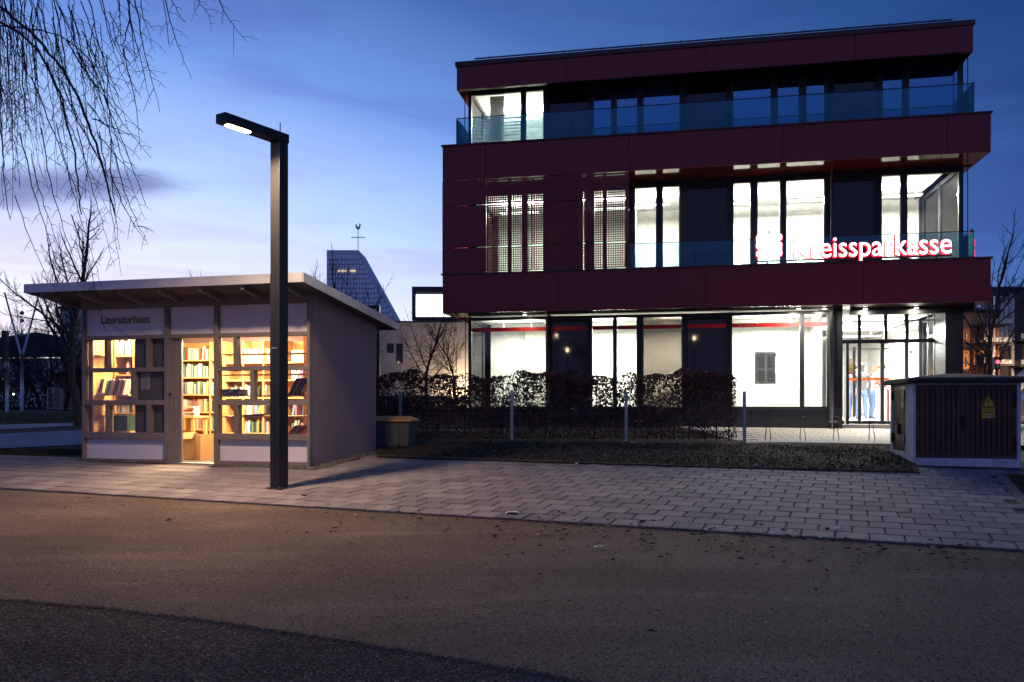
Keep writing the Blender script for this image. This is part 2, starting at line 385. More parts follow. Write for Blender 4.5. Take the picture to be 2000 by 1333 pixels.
def paver_pts(o):
    a = o + rowd * g / 2 + crossd * g / 2; b = a + rowd * (pw - g); c = b + crossd * (pw - g); d = a + crossd * (pw - g); return a, b, c, d
slope = Matrix.Rotation(math.atan(.06), 4, 'X')
def paver_mesh(k):
    rr = random.Random(k); mb = MB(); a, b, c, d = paver_pts(Vector((0, 0)))
    cc = (a + b + c + d) / 4; q = [p + Vector((rr.uniform(-.004, .004), rr.uniform(-.004, .004))) for p in (a, b, c, d)]
    lo = [(p.x, p.y, p.y * .06 - .03) for p in q]; hi = [(p.x, p.y, p.y * .06 + .012) for p in q]
    tp = [(cc.x + (p.x - cc.x) * .955, cc.y + (p.y - cc.y) * .955, (cc.y + (p.y - cc.y) * .955) * .06 + .018) for p in q]
    n = [lo, hi, tp]
    v = lo + hi + tp; f = [(8, 9, 10, 11)] + [(L_ + i, L_ + (i + 1) % 4, L_ + 4 + (i + 1) % 4, L_ + 4 + i) for L_ in (0, 4) for i in range(4)]
    mb.v = v; mb.f = f; mb.m = [0] * len(f); return mb
PM = [ground_mat('concrete_paver_%s' % n, c, 70, 1.2, .85, .3, (55, .80, (.10, .09, .09), .28), patch=.7) for n, c in
      (('pale', ((.24, .205, .215), (.18, .152, .162))), ('mid', ((.205, .175, .188), (.155, .132, .145))), ('dull', ((.170, .145, .158), (.125, .106, .118))))]
pmesh = [paver_mesh(k).mesh('paver', PM[k % 3]) for k in range(9)]
rest = MB(); cnt = 0
pav_in = [q for q in pav if abs(q[1].x / q[0]) < .66]
vis = set(id(q) for q in pav_in[:296])
for q in pav:
    o = q[1]; zz = gz(o.y) + R.uniform(-.0025, .0025)
    if id(q) in vis:
        link_copy(pmesh[R.randrange(9)], 'paver', bed, (o.x, o.y, zz))
    else:
        m_ = paver_mesh(R.randrange(9)); mi = R.randrange(3); n = len(rest.v)
        rest.v += [(x + o.x, y + o.y, z + (gz(o.y + y) - y * .06)) for x, y, z in m_.v]
        rest.f += [tuple(n + i for i in f) for f in m_.f]; rest.m += [mi] * len(m_.f)
tag(rest.obj('more_pavers', PM, bed), kind='stuff')
# kerb-like border stones
bn = 12
for i in range(bn):
    a = B0 + bd * (i * .5); b_ = a + bd * .49; nrm = Vector((-bd.y, bd.x)); nrm = nrm if nrm.x > 0 else -nrm
    q = [a, b_, b_ + nrm * .12, a + nrm * .12]
    mb = MB(); mb.prism([(p.x, p.y, gz(p.y) - .03) for p in q], (0, 0, .062)); mb.obj('border_stone', PM[1], bed)
# soil and lawn beyond the paving
G0 = [P(735, 896), P(765, 898), P(1000, 905), P(1300, 914), P(1600, 922), P(1795, 927)]
G0 = wob(G0, 14, .02, 3)
sheet('lawn_strip', G0 + [P(1790, 912), P(1740, 874), P(1460, 869), P(1445, 850), P(1440, 838), P(600, 838), (-3.5, 22), (-2.3, 15.6)], .040, M_SOIL)
sheet('grass_verge', [tuple(B0 + Vector((.14, .0))), tuple(B1 + Vector((.14, .0))), tuple(B1 + bd * 6), (14, 6), (14, 11.9), (7.3, 12.0)], .02, M_GRASS)
M_FORE = ground_mat('forecourt_slab', ((.42, .39, .34), (.34, .31, .27)), 60, 1.0, .8, .2)
fore = sheet('bank_forecourt', [P(1459, 870), P(1750, 870), P(2200, 880), (22, 17), (16, 30), (-1.6, 30), (4.4, 21)], .050, M_FORE)
jt = MB()
jt_d = Vector((math.cos(math.radians(11)), -math.sin(math.radians(11)))); jt_n = Vector((-jt_d.y, jt_d.x))
for r_ in range(14):
    for i in range(12):
        o = Vector(P(1459, 869)) + jt_d * (i * .40 + (r_ % 2) * .2) + jt_n * (r_ * .30) + Vector((.05, .02))
        q = [o, o + jt_d * .388, o + jt_d * .388 + jt_n * .288, o + jt_n * .288]
        if o.y + .3 > 20.4: continue
        jt.prism([(p.x, p.y, gz(p.y) + .045) for p in q], (0, 0, .014))
tag(jt.obj('slab', M_FORE, fore), kind='stuff')
# park paths on the left
sheet('park_path', [P(-900, 905), P(0, 874), P(175, 866), P(500, 860), P(500, 838), P(175, 838), P(0, 846), P(-900, 856)], -.02, M_PATH2)
sheet('far_park_path', [P(-600, 846), P(0, 838), P(175, 829), P(500, 820), P(500, 815), P(175, 824), P(0, 829), P(-600, 836)], -.018, M_PATH2)
sheet('street', [(13, 28), (60, 20), (120, 60), (14, 60)], .0, ground_mat('asphalt', ((.06, .058, .06), (.045, .044, .046)), 60, .5))

# ================================================================== LITERATURE HUT
def UF(X): return 150 + X / 3.702           # positions read from an enlarged view of the front
def ZF(X, Y, v=0): return HUT.z(UF(X), 560 + Y / 3.702, v)
W = HUT.u(605); D = 2.52
hut = HUT.thing('book_hut', 'small taupe timber hut with glowing glazed front and sloping metal roof', 'hut')
def hb(name, boxes, m, parent=hut, bevel=0):
    mb = MB()
    for b in boxes: mb.box(*b)
    return mb.obj(name, m, parent, bevel=bevel)
uu = lambda X, v=0: HUT.u(UF(X), v)
zt = 2.62                                    # underside of roof at the front
# horizontals, from the right-hand (nearer) readings
z_beam0, z_beam1 = ZF(1000, 366), ZF(1000, 338)
rows = [(ZF(215, 588), ZF(215, 385)), (ZF(215, 822), ZF(215, 619)), (ZF(215, 1055), ZF(215, 858))]
z_b0, z_b1 = ZF(215, 1245), ZF(215, 1097)
hb('frame_beam', [(0, W, 0, .12, z_beam0 + .0, z_beam1 + .0)], TAUPE, bevel=.004)
hb('frame_beam', [(0, uu(655), .0, .12, -.06, z_b0), (uu(995), W, .0, .12, -.06, z_b0)], TAUPE, bevel=.004)
hb('frame_beam', [(.0, W, .02, .12, zt - .10, zt + .10)], TAUPE, bevel=.004)
for X0, X1, za, zb in ((22, 50, -.06, zt - .1), (1665, 1692, -.06, zt - .1), (632, 660, -.06, zt - .1), (990, 1018, -.06, zt - .1)):
    hb('post', [(max(0, uu(X0)), min(W, uu(X1)), -.004, .124, za, zb)], TAUPE, bevel=.004)
uL0, uL1, uR0, uR1 = uu(50), uu(632), uu(1018), uu(1665)
# rails between window rows
for (lo, hi), (lo2, hi2) in ((rows[0], rows[1]), (rows[1], rows[2])):
    for a, b in ((uL0, uL1), (uR0, uR1)): hb('rail', [(a, b, .002, .118, hi2, lo)], TAUPE, bevel=.003)
for a, b in ((uL0, uL1), (uR0, uR1)):
    hb('rail', [(a, b, .002, .118, z_b1, rows[2][0])], TAUPE, bevel=.003)
    hb('rail', [(a, b, .003, .117, rows[0][1], z_beam0)], TAUPE, bevel=.003)
def mull(X0, X1, r): hb('mullion', [(uu(X0), uu(X1), .004, .116, rows[r][0], rows[r][1])], TAUPE, bevel=.003)
for X0, X1, r in ((197, 222, 0), (497, 527, 0), (390, 417, 1), (203, 230, 2), (500, 530, 2), (1130, 1160, 0), (1252, 1280, 1), (1133, 1163, 2)): mull(X0, X1, r)
# panes and boards
HG = glass('hut_glass', (.98, .98, .97), .0)
for r in range(3):
    xs = ((50, 197), (222, 392)) if r == 0 else (((50, 390),) if r == 1 else ((55, 203), (230, 395)))
    for a, b in xs: hb('pane', [(uu(a), uu(b), .085, .091, rows[r][0], rows[r][1])], HG)
    xs = ((1018, 1130), (1160, 1665)) if r == 0 else (((1018, 1252), (1280, 1665)) if r == 1 else ((1018, 1133), (1163, 1665)))
    for a, b in xs: hb('pane', [(uu(a), uu(b), .085, .091, rows[r][0], rows[r][1])], HG)
    xs = ((392, 497), (527, 632)) if r == 0 else (((417, 632),) if r == 1 else ((395, 500), (530, 632)))
    for a, b in xs: hb('dark_board', [(uu(a), uu(b), .09, .11, rows[r][0], rows[r][1])], DBOARD)
hb('top_board', [(uL0, uL1, .075, .10, z_beam1, zt - .1)], PANEL)
hb('top_board', [(uu(660), uu(990), .075, .10, z_beam1, zt - .1)], PANEL)
hb('top_board', [(uu(1018), uR1, .075, .10, z_beam1, zt - .1)], PANEL)
hb('bottom_board', [(uL0, uL1, .07, .10, z_b0, z_b1)], PANEL); hb('bottom_board', [(uR0, uR1, .07, .10, z_b0, z_b1)], PANEL)
LETM = mat('brass_letters', (.20, .16, .09), .30, .9, .6)
text_obj('lettering', 'Literaturhaus', .185, LETM, hut, (HUT.u(197, .07), .066, HUT.z(245, 632, .07)), .004, .0035, 'LEFT', 1.0, .95)
# notice on a dark board, in film
n_ = thing('notice', 'small printed notice on the dark board left of the hut door', 'notice', HUT.w(uu(440), .084, ZF(440, 745)), -HUT.t)
nw, nh = uu(505) - uu(440), ZF(440, 622) - ZF(440, 745)
hbn = MB().box(0, nw, 0, .004, 0, nh).obj('sheet', mat('grey_paper', (.30, .27, .26), .4, noise=30), n_)
mb = MB()
for i in range(11): mb.box(.02, nw - .02 - (.03 if i % 3 == 0 else 0), -.002, -.0005, nh - .035 - i * .022, nh - .030 - i * .022)
mb.obj('printed_lines', BLK, n_)
# small blue-violet screen behind the dark board's window
# door
hb('door_frame', [(uu(660), uu(684), .02, .12, .0, z_beam0)], TAUPE)
dr = hb('sliding_door', [(uu(684), uu(743), .05, .095, .015, z_beam0 - .005)], TAUPE, bevel=.004)
mb = MB().tube([(uu(712), .02, ZF(712, 905)), (uu(712), .012, ZF(712, 895)), (uu(712), .012, ZF(712, 845)), (uu(712), .02, ZF(712, 835))], .007, 6)
mb.box(uu(712) - .004, uu(712) + .004, .015, .05, ZF(712, 843) - .004, ZF(712, 843) + .004).box(uu(712) - .004, uu(712) + .004, .015, .05, ZF(712, 897), ZF(712, 897) + .008)
h_ = mb.obj('handle', GALV, dr)
MB().tube([(uu(672), .018, ZF(672, 779)), (uu(672), .0, ZF(672, 779))], .02, 10).obj('lock', BLACK, hut)
hb('door_sill', [(uu(660), uu(995), -.03, .12, -.03, .012)], GALV)
# walls, floor, roof
zb_ = zt - .108 * D
mb = MB(); mb.prism([(W - .10, .12, -.12), (W - .10, D, -.12), (W - .10, D, zb_ + .1), (W - .10, .12, zt + .09)], (.10, 0, 0))
mb.obj('side_wall', TAUPE_D, hut)
mb = MB(); mb.prism([(0, .12, -.12), (0, D, -.12), (0, D, zb_ + .1), (0, .12, zt + .09)], (.10, 0, 0)); mb.obj('side_wall', TAUPE_D, hut)
hb('back_wall', [(.10, W - .10, D - .10, D - .002, -.12, zb_ + .08)], TAUPE_D)
hb('wall_lining', [(.101, .115, .125, D - .105, .005, zb_ - .03)], PINE2); hb('wall_lining', [(W - .115, W - .101, .125, D - .105, .005, zb_ - .03)], PINE2)
hb('floor_slab', [(.10, W - .10, .125, D - .10, -.12, .004)], mat('hut_floor', (.30, .25, .20), .6))
mb = MB(); mb.prism([(.10, .13, zt - .08), (.10, D - .11, zb_ - .02), (.10, D - .11, zb_), (.10, .13, zt - .06)], (W - .2, 0, 0)); mb.obj('inner_ceiling', mat('light_wood_ceiling', (.70, .58, .42), .7), hut)
of, orr, ol, ob = .60, .206, .52, .53
def rz_(v): return 2.87 - .108 * (v + of)
mb = MB(); th = .035
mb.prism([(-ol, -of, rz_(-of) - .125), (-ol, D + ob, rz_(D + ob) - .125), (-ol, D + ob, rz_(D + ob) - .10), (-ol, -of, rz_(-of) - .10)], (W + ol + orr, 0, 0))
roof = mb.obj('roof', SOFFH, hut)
mb = MB(); a, b = -ol - .012, W + orr + .012
mb.prism([(a, -of - .012, rz_(-of) - .098), (a, D + ob, rz_(D + ob) - .098), (a, D + ob, rz_(D + ob)), (a, -of - .012, rz_(-of))], (b - a, 0, 0)); mb.obj('roof_sheet', mat('zinc_roof', (.22, .21, .22), .4, .5), roof)
# metal fascia in lengths with joints
n = 4
for i in range(n):
    u0 = a + (b - a) * i / n; u1 = a + (b - a) * (i + 1) / n - .006
    hb('fascia', [(u0, u1, -of - .03, -of - .014, rz_(-of) - .135, rz_(-of) + .004)], ALU, roof)
for uu0, nm in ((b, 'r'), (a - .016, 'l')):
    mb = MB(); mb.prism([(uu0, -of - .03, rz_(-of) - .135), (uu0, D + ob, rz_(D + ob) - .135), (uu0, D + ob, rz_(D + ob) + .004), (uu0, -of - .03, rz_(-of) + .004)], (.016, 0, 0)); mb.obj('side_fascia', ALU, roof)
mb = MB()
for i in range(17): 
    q = a + .15 + (b - a - .3) * i / 16; mb.sphere((q, -of - .032, rz_(-of) - .03), .006, 6, 4)
for i in range(12):
    v = -of + .15 + i * .3; mb.sphere((b + .018, v, rz_(v) - .03), .006, 6, 4)
mb.obj('rivets', GALV, roof)
for i in range(7):                         # rafters under the eave
    u = -.28 + i * .72
    if u > W + .1: continue
    mb = MB(); mb.prism([(u, -of + .03, rz_(-of + .03) - .128), (u, -of + .03, rz_(-of + .03) - .20), (u, .02, rz_(.02) - .24), (u, .02, rz_(.02) - .128)], (.06, 0, 0)); mb.obj('rafter', TAUPE, roof)
hb('eave_beam', [(-.0, W, -.02, .02, rz_(.02) - .27, rz_(.02) - .12)], TAUPE, roof)
# pebble strips at the foot of the walls
def pebbles(name, pts_fn, n, m, r0, r1, seed, kindlabel=None):
    rr = random.Random(seed); mb = MB()
    for _ in range(n):
        x, y, z = pts_fn(rr); r = rr.uniform(r0, r1); a = rr.uniform(0, 3.1); c, s_ = math.cos(a), math.sin(a); k = rr.uniform(.5, .9); h = rr.uniform(.35, .7) * r
        q = [(r, 0, 0), (0, r * k, 0), (-r, 0, 0), (0, -r * k, 0)]; n0 = len(mb.v)
        mb.v += [(x + c * p[0] - s_ * p[1], y + s_ * p[0] + c * p[1], z + .2 * h) for p in q] + [(x + rr.uniform(-.3, .3) * r, y + rr.uniform(-.3, .3) * r, z + h)]
        mi = rr.randrange(len(m)) if isinstance(m, list) else 0
        for i in range(4): mb.f.append((n0 + i, n0 + (i + 1) % 4, n0 + 4)); mb.m.append(mi)
    o = mb.obj(name, m); return o
PEB = [mat('dark_pebble', (.05, .042, .04), .8), mat('grey_pebble', (.14, .125, .12), .8), mat('brown_pebble', (.09, .068, .055), .8), mat('dark_pebble')]
def strip(rr):
    k = rr.random()
    if k < .36: u, v = rr.uniform(.05, uu(655) - .1), rr.uniform(-.16, -.01)
    elif k < .7: u, v = rr.uniform(uu(1000), W + .2), rr.uniform(-.20, -.01)
    else: u, v = rr.uniform(W + .01, W + .24), rr.uniform(-.2, D + .1)
    p = HUT.w(u, v); return p.x, p.y, gz(p.y) + .02
tag(pebbles('pebble_strip', strip, 1500, PEB, .02, .045, 5), kind='stuff', label='strip of loose dark pebbles along the foot of the hut', cat='pebbles')
sheet('pebble_bed', [tuple(HUT.w(.0, -.17).xy), tuple(HUT.w(uu(645), -.17).xy), tuple(HUT.w(uu(645), .2).xy), tuple(HUT.w(0, .2).xy)], .012, M_JOINT)
sheet('pebble_bed', [tuple(HUT.w(uu(1005), -.2).xy), tuple(HUT.w(W + .25, -.2).xy), tuple(HUT.w(W + .25, D + .15).xy), tuple(HUT.w(W, D + .15).xy), tuple(HUT.w(W, .1).xy), tuple(HUT.w(uu(1005), .1).xy)], .013, M_JOINT)
# ---- ceiling light of the hut
def area(name, loc, sx_, sy_, power, col, rot=(0, 0, 0), shape='RECTANGLE', spread=180, parent=None):
    l = bpy.data.lights.new(name, 'AREA'); l.shape = shape; l.size = sx_; l.size_y = sy_; l.energy = power; l.color = col; l.spread = math.radians(spread)
    o = bpy.data.objects.new(name, l); COL.objects.link(o); o.location = loc; o.rotation_euler = rot; o.parent = parent; return o
WARM = (1.0, .74, .42)
EMW = mat('warm_lamp_glow', (1, .8, .5), .5, emit=((1.0, .72, .36), 22))
for i, (u, v) in enumerate(((.72, .36), (2.3, .62), (3.3, .62), (1.9, 1.5))):
    zc = zt - .08 - .108 * (v + .0) - .03
    lt = HUT.thing('ceiling_light', 'warm strip light on the hut ceiling, %s' % (('over the left windows', 'over the door', 'over the right windows', 'deeper inside above the table')[i]), 'light', u, v, zc, 'lights on the hut ceiling')
    MB().box(-.35, .35, -.05, .05, -.02, .02).obj('housing', PANEL, lt); MB().box(-.34, .34, -.04, .04, -.026, -.0205).obj('diffuser', EMW, lt)
    area('hut_light', (0, 0, -.035), .66, .10, (160, 190, 165, 200)[i], WARM, parent=lt)
# ---- shelves
ZS = [1.785, 1.46, 1.135, .805, .48, .10]
def bookcase(name, label, u0, u1, v0, v1, ups, zs, rz=0, top=2.12, loc=None):
    t_ = HUT.thing(name, label, 'bookcase', u0, v0, .004); w_ = u1 - u0; d_ = v1 - v0
    for z in zs: MB().box(.02, w_ - .02, .0, d_ - .012, z - .026, z - .004).obj('shelf', WOOD, t_)
    for x in ups: MB().box(x - .011, x + .011, -.003, d_ - .012, .0, top).obj('upright', WOOD, t_)
    MB().box(0, w_, d_ - .011, d_, 0, top + .0).obj('back_panel', PINE2, t_); return t_
ub0 = HUT.u(348, 2.1); ub1 = HUT.u(437, 2.1)
bookcase('bookcase', 'pine bookcase full of books straight behind the open hut door', ub0 - .35, ub1 - .003, 2.10, 2.405, [0.012, .36, HUT.u(410, 2.1) - ub0 + .35, ub1 - ub0 + .335], ZS)
bookcase('bookcase', 'long pine bookcase on the back wall behind the right windows', ub1 + .003, W - .115, 2.10, 2.405, [.012, .40, .82, 1.24, W - .115 - ub1 - .015], [z - .06 for z in ZS])
bookcase('bookcase', 'tall pine bookcase behind the left windows', .14, uu(392) + .12, .58, .86, [.012, uu(232) - .14, uu(392) - .04], ZS)
lc = HUT.thing('bookcase', 'shallow pine bookcase against the right side wall of the hut', 'bookcase', W - .40, .55, .004)
for z in ZS[:5]: MB().box(0, .28, .02, 1.4, z - .026, z - .004).obj('shelf', WOOD, lc)
for v in (.012, .7, 1.41): MB().box(-.002, .28, v - .011, v + .011, 0, 2.12).obj('upright', WOOD, lc)
MB().box(.282, .292, 0, 1.42, 0, 2.12).obj('back_panel', PINE2, lc)
# window shelves, close behind the panes
def wshelf(u0, u1, z, label):
    t_ = HUT.thing('window_shelf', label, 'shelf', u0, .14, z)
    MB().box(0, u1 - u0, 0, .24, -.018, 0).obj('board', WOOD, t_)
    for x in (.06, u1 - u0 - .06):
        MB().tube([(x, .02, -.02), (x, .22, -.02), (x, .235, -.10)], .005, 5).obj('bracket', GALV, t_)
    return t_
wz = {}
for k, (X0, X1, Y, lab) in enumerate(((78, 195, 497, 'short shelf high behind the leftmost hut window, topmost of the left window shelves'), (84, 388, 783, 'window shelf with leaning books in the middle left hut window'), (84, 203, 928, 'short empty window shelf in the lowest left hut window'),
                          (1045, 1665, 484, 'window shelf behind the upper right hut windows'), (1045, 1665, 634, 'window shelf at the top of the middle right hut windows'), (1045, 1665, 787, 'window shelf with the dark blue box in the middle right hut windows'), (1045, 1665, 936, 'window shelf in the lowest right hut windows'))):
    z = HUT.z(UF((X0 + X1) / 2), 560 + Y / 3.702, .2); wz[k] = (uu(X0, .2), uu(X1, .2), z); wshelf(uu(X0, .2), uu(X1, .2), z, lab)
# ---- books
BN = ['ivory', 'cream', 'red', 'navy', 'black', 'green', 'ochre', 'blue', 'white', 'brown', 'off-white', 'orange-red', 'teal', 'plum']
BC = [(.55, .52, .46), (.62, .58, .50), (.30, .04, .03), (.04, .07, .20), (.03, .03, .035), (.10, .17, .11), (.50, .33, .08), (.12, .22, .42), (.60, .60, .60), (.35, .20, .12), (.66, .62, .55), (.45, .10, .06), (.20, .32, .36), (.22, .12, .20)]
bmesh_ = []
for i, c in enumerate(BC):
    mb = MB().box(-.5, .5, 0, 1, 0, 1, 0).box(-.36, .36, .03, .995, 1.0, 1.004, 1)
    bmesh_.append(mb.mesh('book', [mat('book_cloth_%d' % i, c, .5, 0, .3, 30, None, None, tuple(x * .85 for x in c)), PAPERM]))
nb = [0]
ORD = ['first', 'second', 'third', 'fourth', 'fifth', 'sixth', 'seventh', 'eighth', 'ninth', 'tenth', 'eleventh', 'twelfth', 'thirteenth', 'fourteenth', 'fifteenth', 'sixteenth', 'seventeenth', 'eighteenth', 'nineteenth', 'twentieth'] + ['%s' % x for x in range(21, 60)]
bcount = {}
def book(p, w_, d_, h_, rz, label, group, tilt=0, idx=None, roll=0):
    if idx is None: idx = R.randrange(len(BC))
    if group and ' from left' not in label: bcount[group] = bcount.get(group, 0) + 1; label = label.rstrip() + ', %s of them' % ORD[bcount[group] - 1]
    o = bpy.data.objects.new('book', bmesh_[idx]); COL.objects.link(o)
    o.matrix_world = Matrix.Translation(p) @ Matrix.Rotation(rz, 4, 'Z') @ Matrix.Rotation(tilt, 4, 'Y') @ Matrix.Rotation(roll, 4, 'X') @ Matrix.Diagonal((w_, d_, h_, 1))
    tag(o, label, 'book', group); nb[0] += 1
def brow(u0, u1, v, z, where, pal=None, h0=.17, h1=.245, fill=.95, lean=.12, wmin=.018, wmax=.044, horizontal=0):
    u = u0; grp = 'books ' + where; nn_ = 0
    while u < u1 - .03:
        w_ = R.uniform(wmin, wmax); h_ = R.uniform(h0, h1)
        if R.random() > fill: u += R.uniform(.02, .07); continue
        tl = R.uniform(.06, .2) if R.random() < lean else 0
        ix = R.randrange(len(BC)) if pal is None else R.choice(pal)
        book(HUT.w(u + w_ / 2, v, z), w_ * .97, R.uniform(.13, .17), h_, -HUT.t, '%s %s book, %s from left %s' % ('thick' if w_ > .033 else 'slim', BN[ix], ORD[nn_], where), grp, tl, ix); nn_ += 1
        u += w_ + tl * h_ * .8 + .001
names = ['topmost', 'second', 'third', 'fourth', 'fifth', 'lowest']
ud1 = HUT.u(UF(955), 2.1)
PALD = [0, 1, 8, 10, 7, 3, 4, 2, 12, 5, 1, 10]
for k in range(5): brow(ub0 + .02, ud1 - .015, 2.14, ZS[k], 'on the %s shelf behind the door' % names[k], PALD if k < 2 else None, .19, .265, .98, .05, .02, .04)
for k in range(2, 6):
    brow(ud1 + .02, ub1 - .02, 2.14, ZS[k], 'on the %s shelf, narrow door bay' % names[k], None, .18, .25, .97, .05, .022, .042)
zz = [z - .06 for z in ZS]
brow(uu(1185, 2.1), uu(1385, 2.1), 2.14, zz[0] + .0, 'in the pale upper right window row', [10, 6, 6, 0], .23, .27, 1, .2, .03, .05)
brow(uu(1545, 2.1), uu(1650, 2.1), 2.14, zz[0], 'in the top row right of the lamp', [0, 10, 8], .20, .24, 1, .05, .02, .035)
for a, b, k, s_ in ((1105, 1250, 2, 'in the middle right window, left bay'), (1545, 1655, 1, 'in the top window beside the lamp post'), (1290, 1370, 2, 'in the middle right window, lamp side'), (1545, 1655, 3, 'in the lowest window right of lamp'), (1185, 1272, 4, 'low in the right window, first bay'),
                   (1285, 1385, 4, 'low in the right window, second bay'), (1545, 1655, 4, 'low in the right corner window'), (1185, 1370, 3, 'behind the lowest right window shelf')):
    brow(uu(a, 2.1), uu(b, 2.1), 2.14, zz[k], s_, None, .17, .25, .95, .15, .022, .04)
# left windows
brow(uu(250, .62), uu(388, .62), .62, ZS[0] + .005, 'behind the upper left hut window', [4, 8, 0, 5, 7, 10, 1], .20, .28, 1, .08, .02, .035)
brow(uu(350, .62), uu(388, .62), .62, ZS[1], 'below, in the upper left window', [8, 1, 2], .17, .22, 1, .2, .022, .035)
brow(uu(262, .62), uu(390, .62), .62, ZS[3] + .005, 'behind the lowest left hut window', [0, 7, 5, 8, 3, 1], .17, .23, 1, .1, .02, .035)
zl = wz[1][2]
for i in range(9):
    book(HUT.w(uu(232, .3) + i * .042, .2, zl), .03, .16, .25 + .01 * (i % 3), -HUT.t, 'book leaning in the middle left window', 'books leaning on the left window shelf', .28, [8, 5, 10, 8, 2, 3, 0, 11, 8][i])
book(HUT.w(uu(205, .3), .19, zl + .01), .02, .20, .26, -HUT.t + 1.0, 'large dark picture book leaning open-faced at the left of the window shelf', None, .22, 4)
book(HUT.w(uu(355, .3), .20, zl + .003), .012, .18, .27, -HUT.t + 1.45, 'patterned magazine standing face out in the middle left hut window', None, .1, 11)
for i in range(3): book(HUT.w(uu(140, .3) + .06, .18, zl + .002 + .014 * i), .013, .17, .22, -HUT.t + .15 * i, 'thin booklet lying flat on the middle left window shelf', 'booklets lying flat', math.pi / 2, [8, 0, 10][i])
for i in range(5): book(HUT.w(uu(120, .3) + .02 * i, .17 + .01 * i, wz[0][2] - .27 + .0), .03, .15, .15 + .01 * i, -HUT.t, 'white book in the low stack behind the leftmost window', 'stack behind the leftmost window', .05, 8)
# right windows
for i in range(6):
    book(HUT.w(uu(1560, .3) + i * .035, .17, wz[5][2]), .022, .17, .30, -HUT.t, 'dark tall record sleeve leaning right of the lamp post', 'sleeves leaning right of the lamp post', .5, [4, 4, 9, 4, 13, 4][i])
for i in range(3): book(HUT.w(uu(1545, .3) + .09 * i, .16, wz[6][2] - .33), .03, .17, .24, -HUT.t, 'reddish book fallen aslant in the lowest window right of the lamp post', 'books fallen aslant', .75, [11, 9, 2][i])
for i in range(5): book(HUT.w(uu(1300 - i * 22, .3), .18, wz[6][2] + .002 + .006 * (i % 3)), .012, .17, .26, -HUT.t, 'dark magazine lying flat on the lowest right window shelf', 'magazines lying flat', math.pi / 2 - .06, 4)
bx = HUT.thing('boxed_atlas', 'dark blue slip case lying on the middle right window shelf', 'book', uu(1068, .25), .17, wz[5][2])
wb = uu(1215, .25) - uu(1068, .25); MB().box(0, wb, 0, .17, .0, .10).obj('case', mat('navy_card', (.012, .03, .13), .4), bx)
MB().box(.006, wb - .006, -.003, -.0005, .035, .04).box(wb - .06, wb - .02, -.003, -.0005, .02, .07).box(.12, .21, -.003, -.0005, .055, .075).obj('print', mat('pale_blue_print', (.35, .5, .8), .5), bx)
# green crate, cardboard box, chair inside
cr = HUT.thing('crate', 'dark green plastic crate with hand hole in the lowest left window', 'crate', uu(290, .45), .30, .50)
mb = MB(); cw = uu(392, .45) - uu(290, .45) + .05
mb.box(0, cw, 0, .02, 0, .26).box(0, .02, .02, .22, 0, .26).box(cw - .02, cw, .02, .22, 0, .26).box(0, cw, .22, .24, 0, .26).box(.02, cw - .02, .02, .22, 0, .02)
mb.obj('body', mat('green_plastic', (.035, .075, .045), .45), cr, bevel=.004); MB().box(-.008, cw + .008, -.012, .25, .235, .262).obj('rim', mat('green_plastic'), cr)
MB().box(cw / 2 - .05, cw / 2 + .05, -.014, -.0125, .20, .232).obj('hand_hole', BLK, cr)
cs = HUT.thing('crate_stand', 'low pine stand under the green crate', 'stand', uu(290, .45) - .03, .28, 0.004)
MB().box(0, cw + .1, 0, .29, .46, .494).obj('top', WOOD, cs)
for x in (0, cw + .06): MB().box(x, x + .04, .02, .06, 0, .459).box(x, x + .04, .24, .28, 0, .459).obj('leg', WOOD, cs)
CARD = mat('brown_cardboard', (.42, .24, .11), .8, noise=4, col2=(.34, .19, .085))
cb = HUT.thing('cardboard_box', 'open brown cardboard box standing just inside the hut door', 'box', uu(760, .55), .50, .006)
c1 = uu(860, .55) - uu(760, .55); c2 = uu(920, .55) - uu(760, .55); hh = ZF(800, 1057, .55)
mb = MB(); mb.prism([(0, 0, 0), (c1, .03, 0), (c1, .03, hh), (0, 0, hh - .01)], (0, .008, 0)); mb.prism([(c1, .03, 0), (c2, -.06, 0), (c2, -.06, hh - .03), (c1, .03, hh)], (0, .008, 0))
mb.prism([(c2, -.06, 0), (c2 + .03, .30, 0), (c2 + .03, .30, hh - .02), (c2, -.06, hh - .03)], (.008, 0, 0)); mb.prism([(0, 0, 0), (.01, .32, 0), (.01, .32, hh), (0, 0, hh - .01)], (.008, 0, 0)); mb.obj('walls', CARD, cb)
MB().prism([(.0, -.0, hh - .01), (c1, .03, hh), (c1 - .02, -.02, hh - .10), (.01, -.06, hh - .12)], (0, .006, 0)).obj('flap', CARD, cb)
st = HUT.thing('stool', 'small reddish wooden stool beside the cardboard box', 'stool', uu(930, .9), .85, .004)
RW = mat('reddish_wood', (.38, .13, .07), .5)
MB().box(-.12, .16, 0, .28, .30, .33).obj('seat', RW, st)
for x in (-.11, .12):
    for y in (.01, .24): MB().box(x, x + .03, y, y + .03, 0, .3).obj('leg', RW, st)
tb = HUT.thing('reading_table', 'small pine table with a pile of books inside the hut door', 'table', uu(752, 1.5), 1.35, .004)
tw = uu(848, 1.5) - uu(752, 1.5) + .1
MB().box(-.08, tw, 0, .45, .70, .735).obj('top', WOOD, tb)
for x in (-.06, tw - .07):
    for y in (.02, .38): MB().box(x, x + .05, y, y + .05, 0, .70).obj('leg', WOOD, tb)
for i in range(6): book(HUT.w(uu(790, 1.5), 1.42, .745 + .031 * i), .03, .17, .22, -HUT.t + R.uniform(-.2, .2), 'book in the pile on the small table inside the door', 'pile on the small table', math.pi / 2, [0, 8, 10, 2, 8, 1][i])

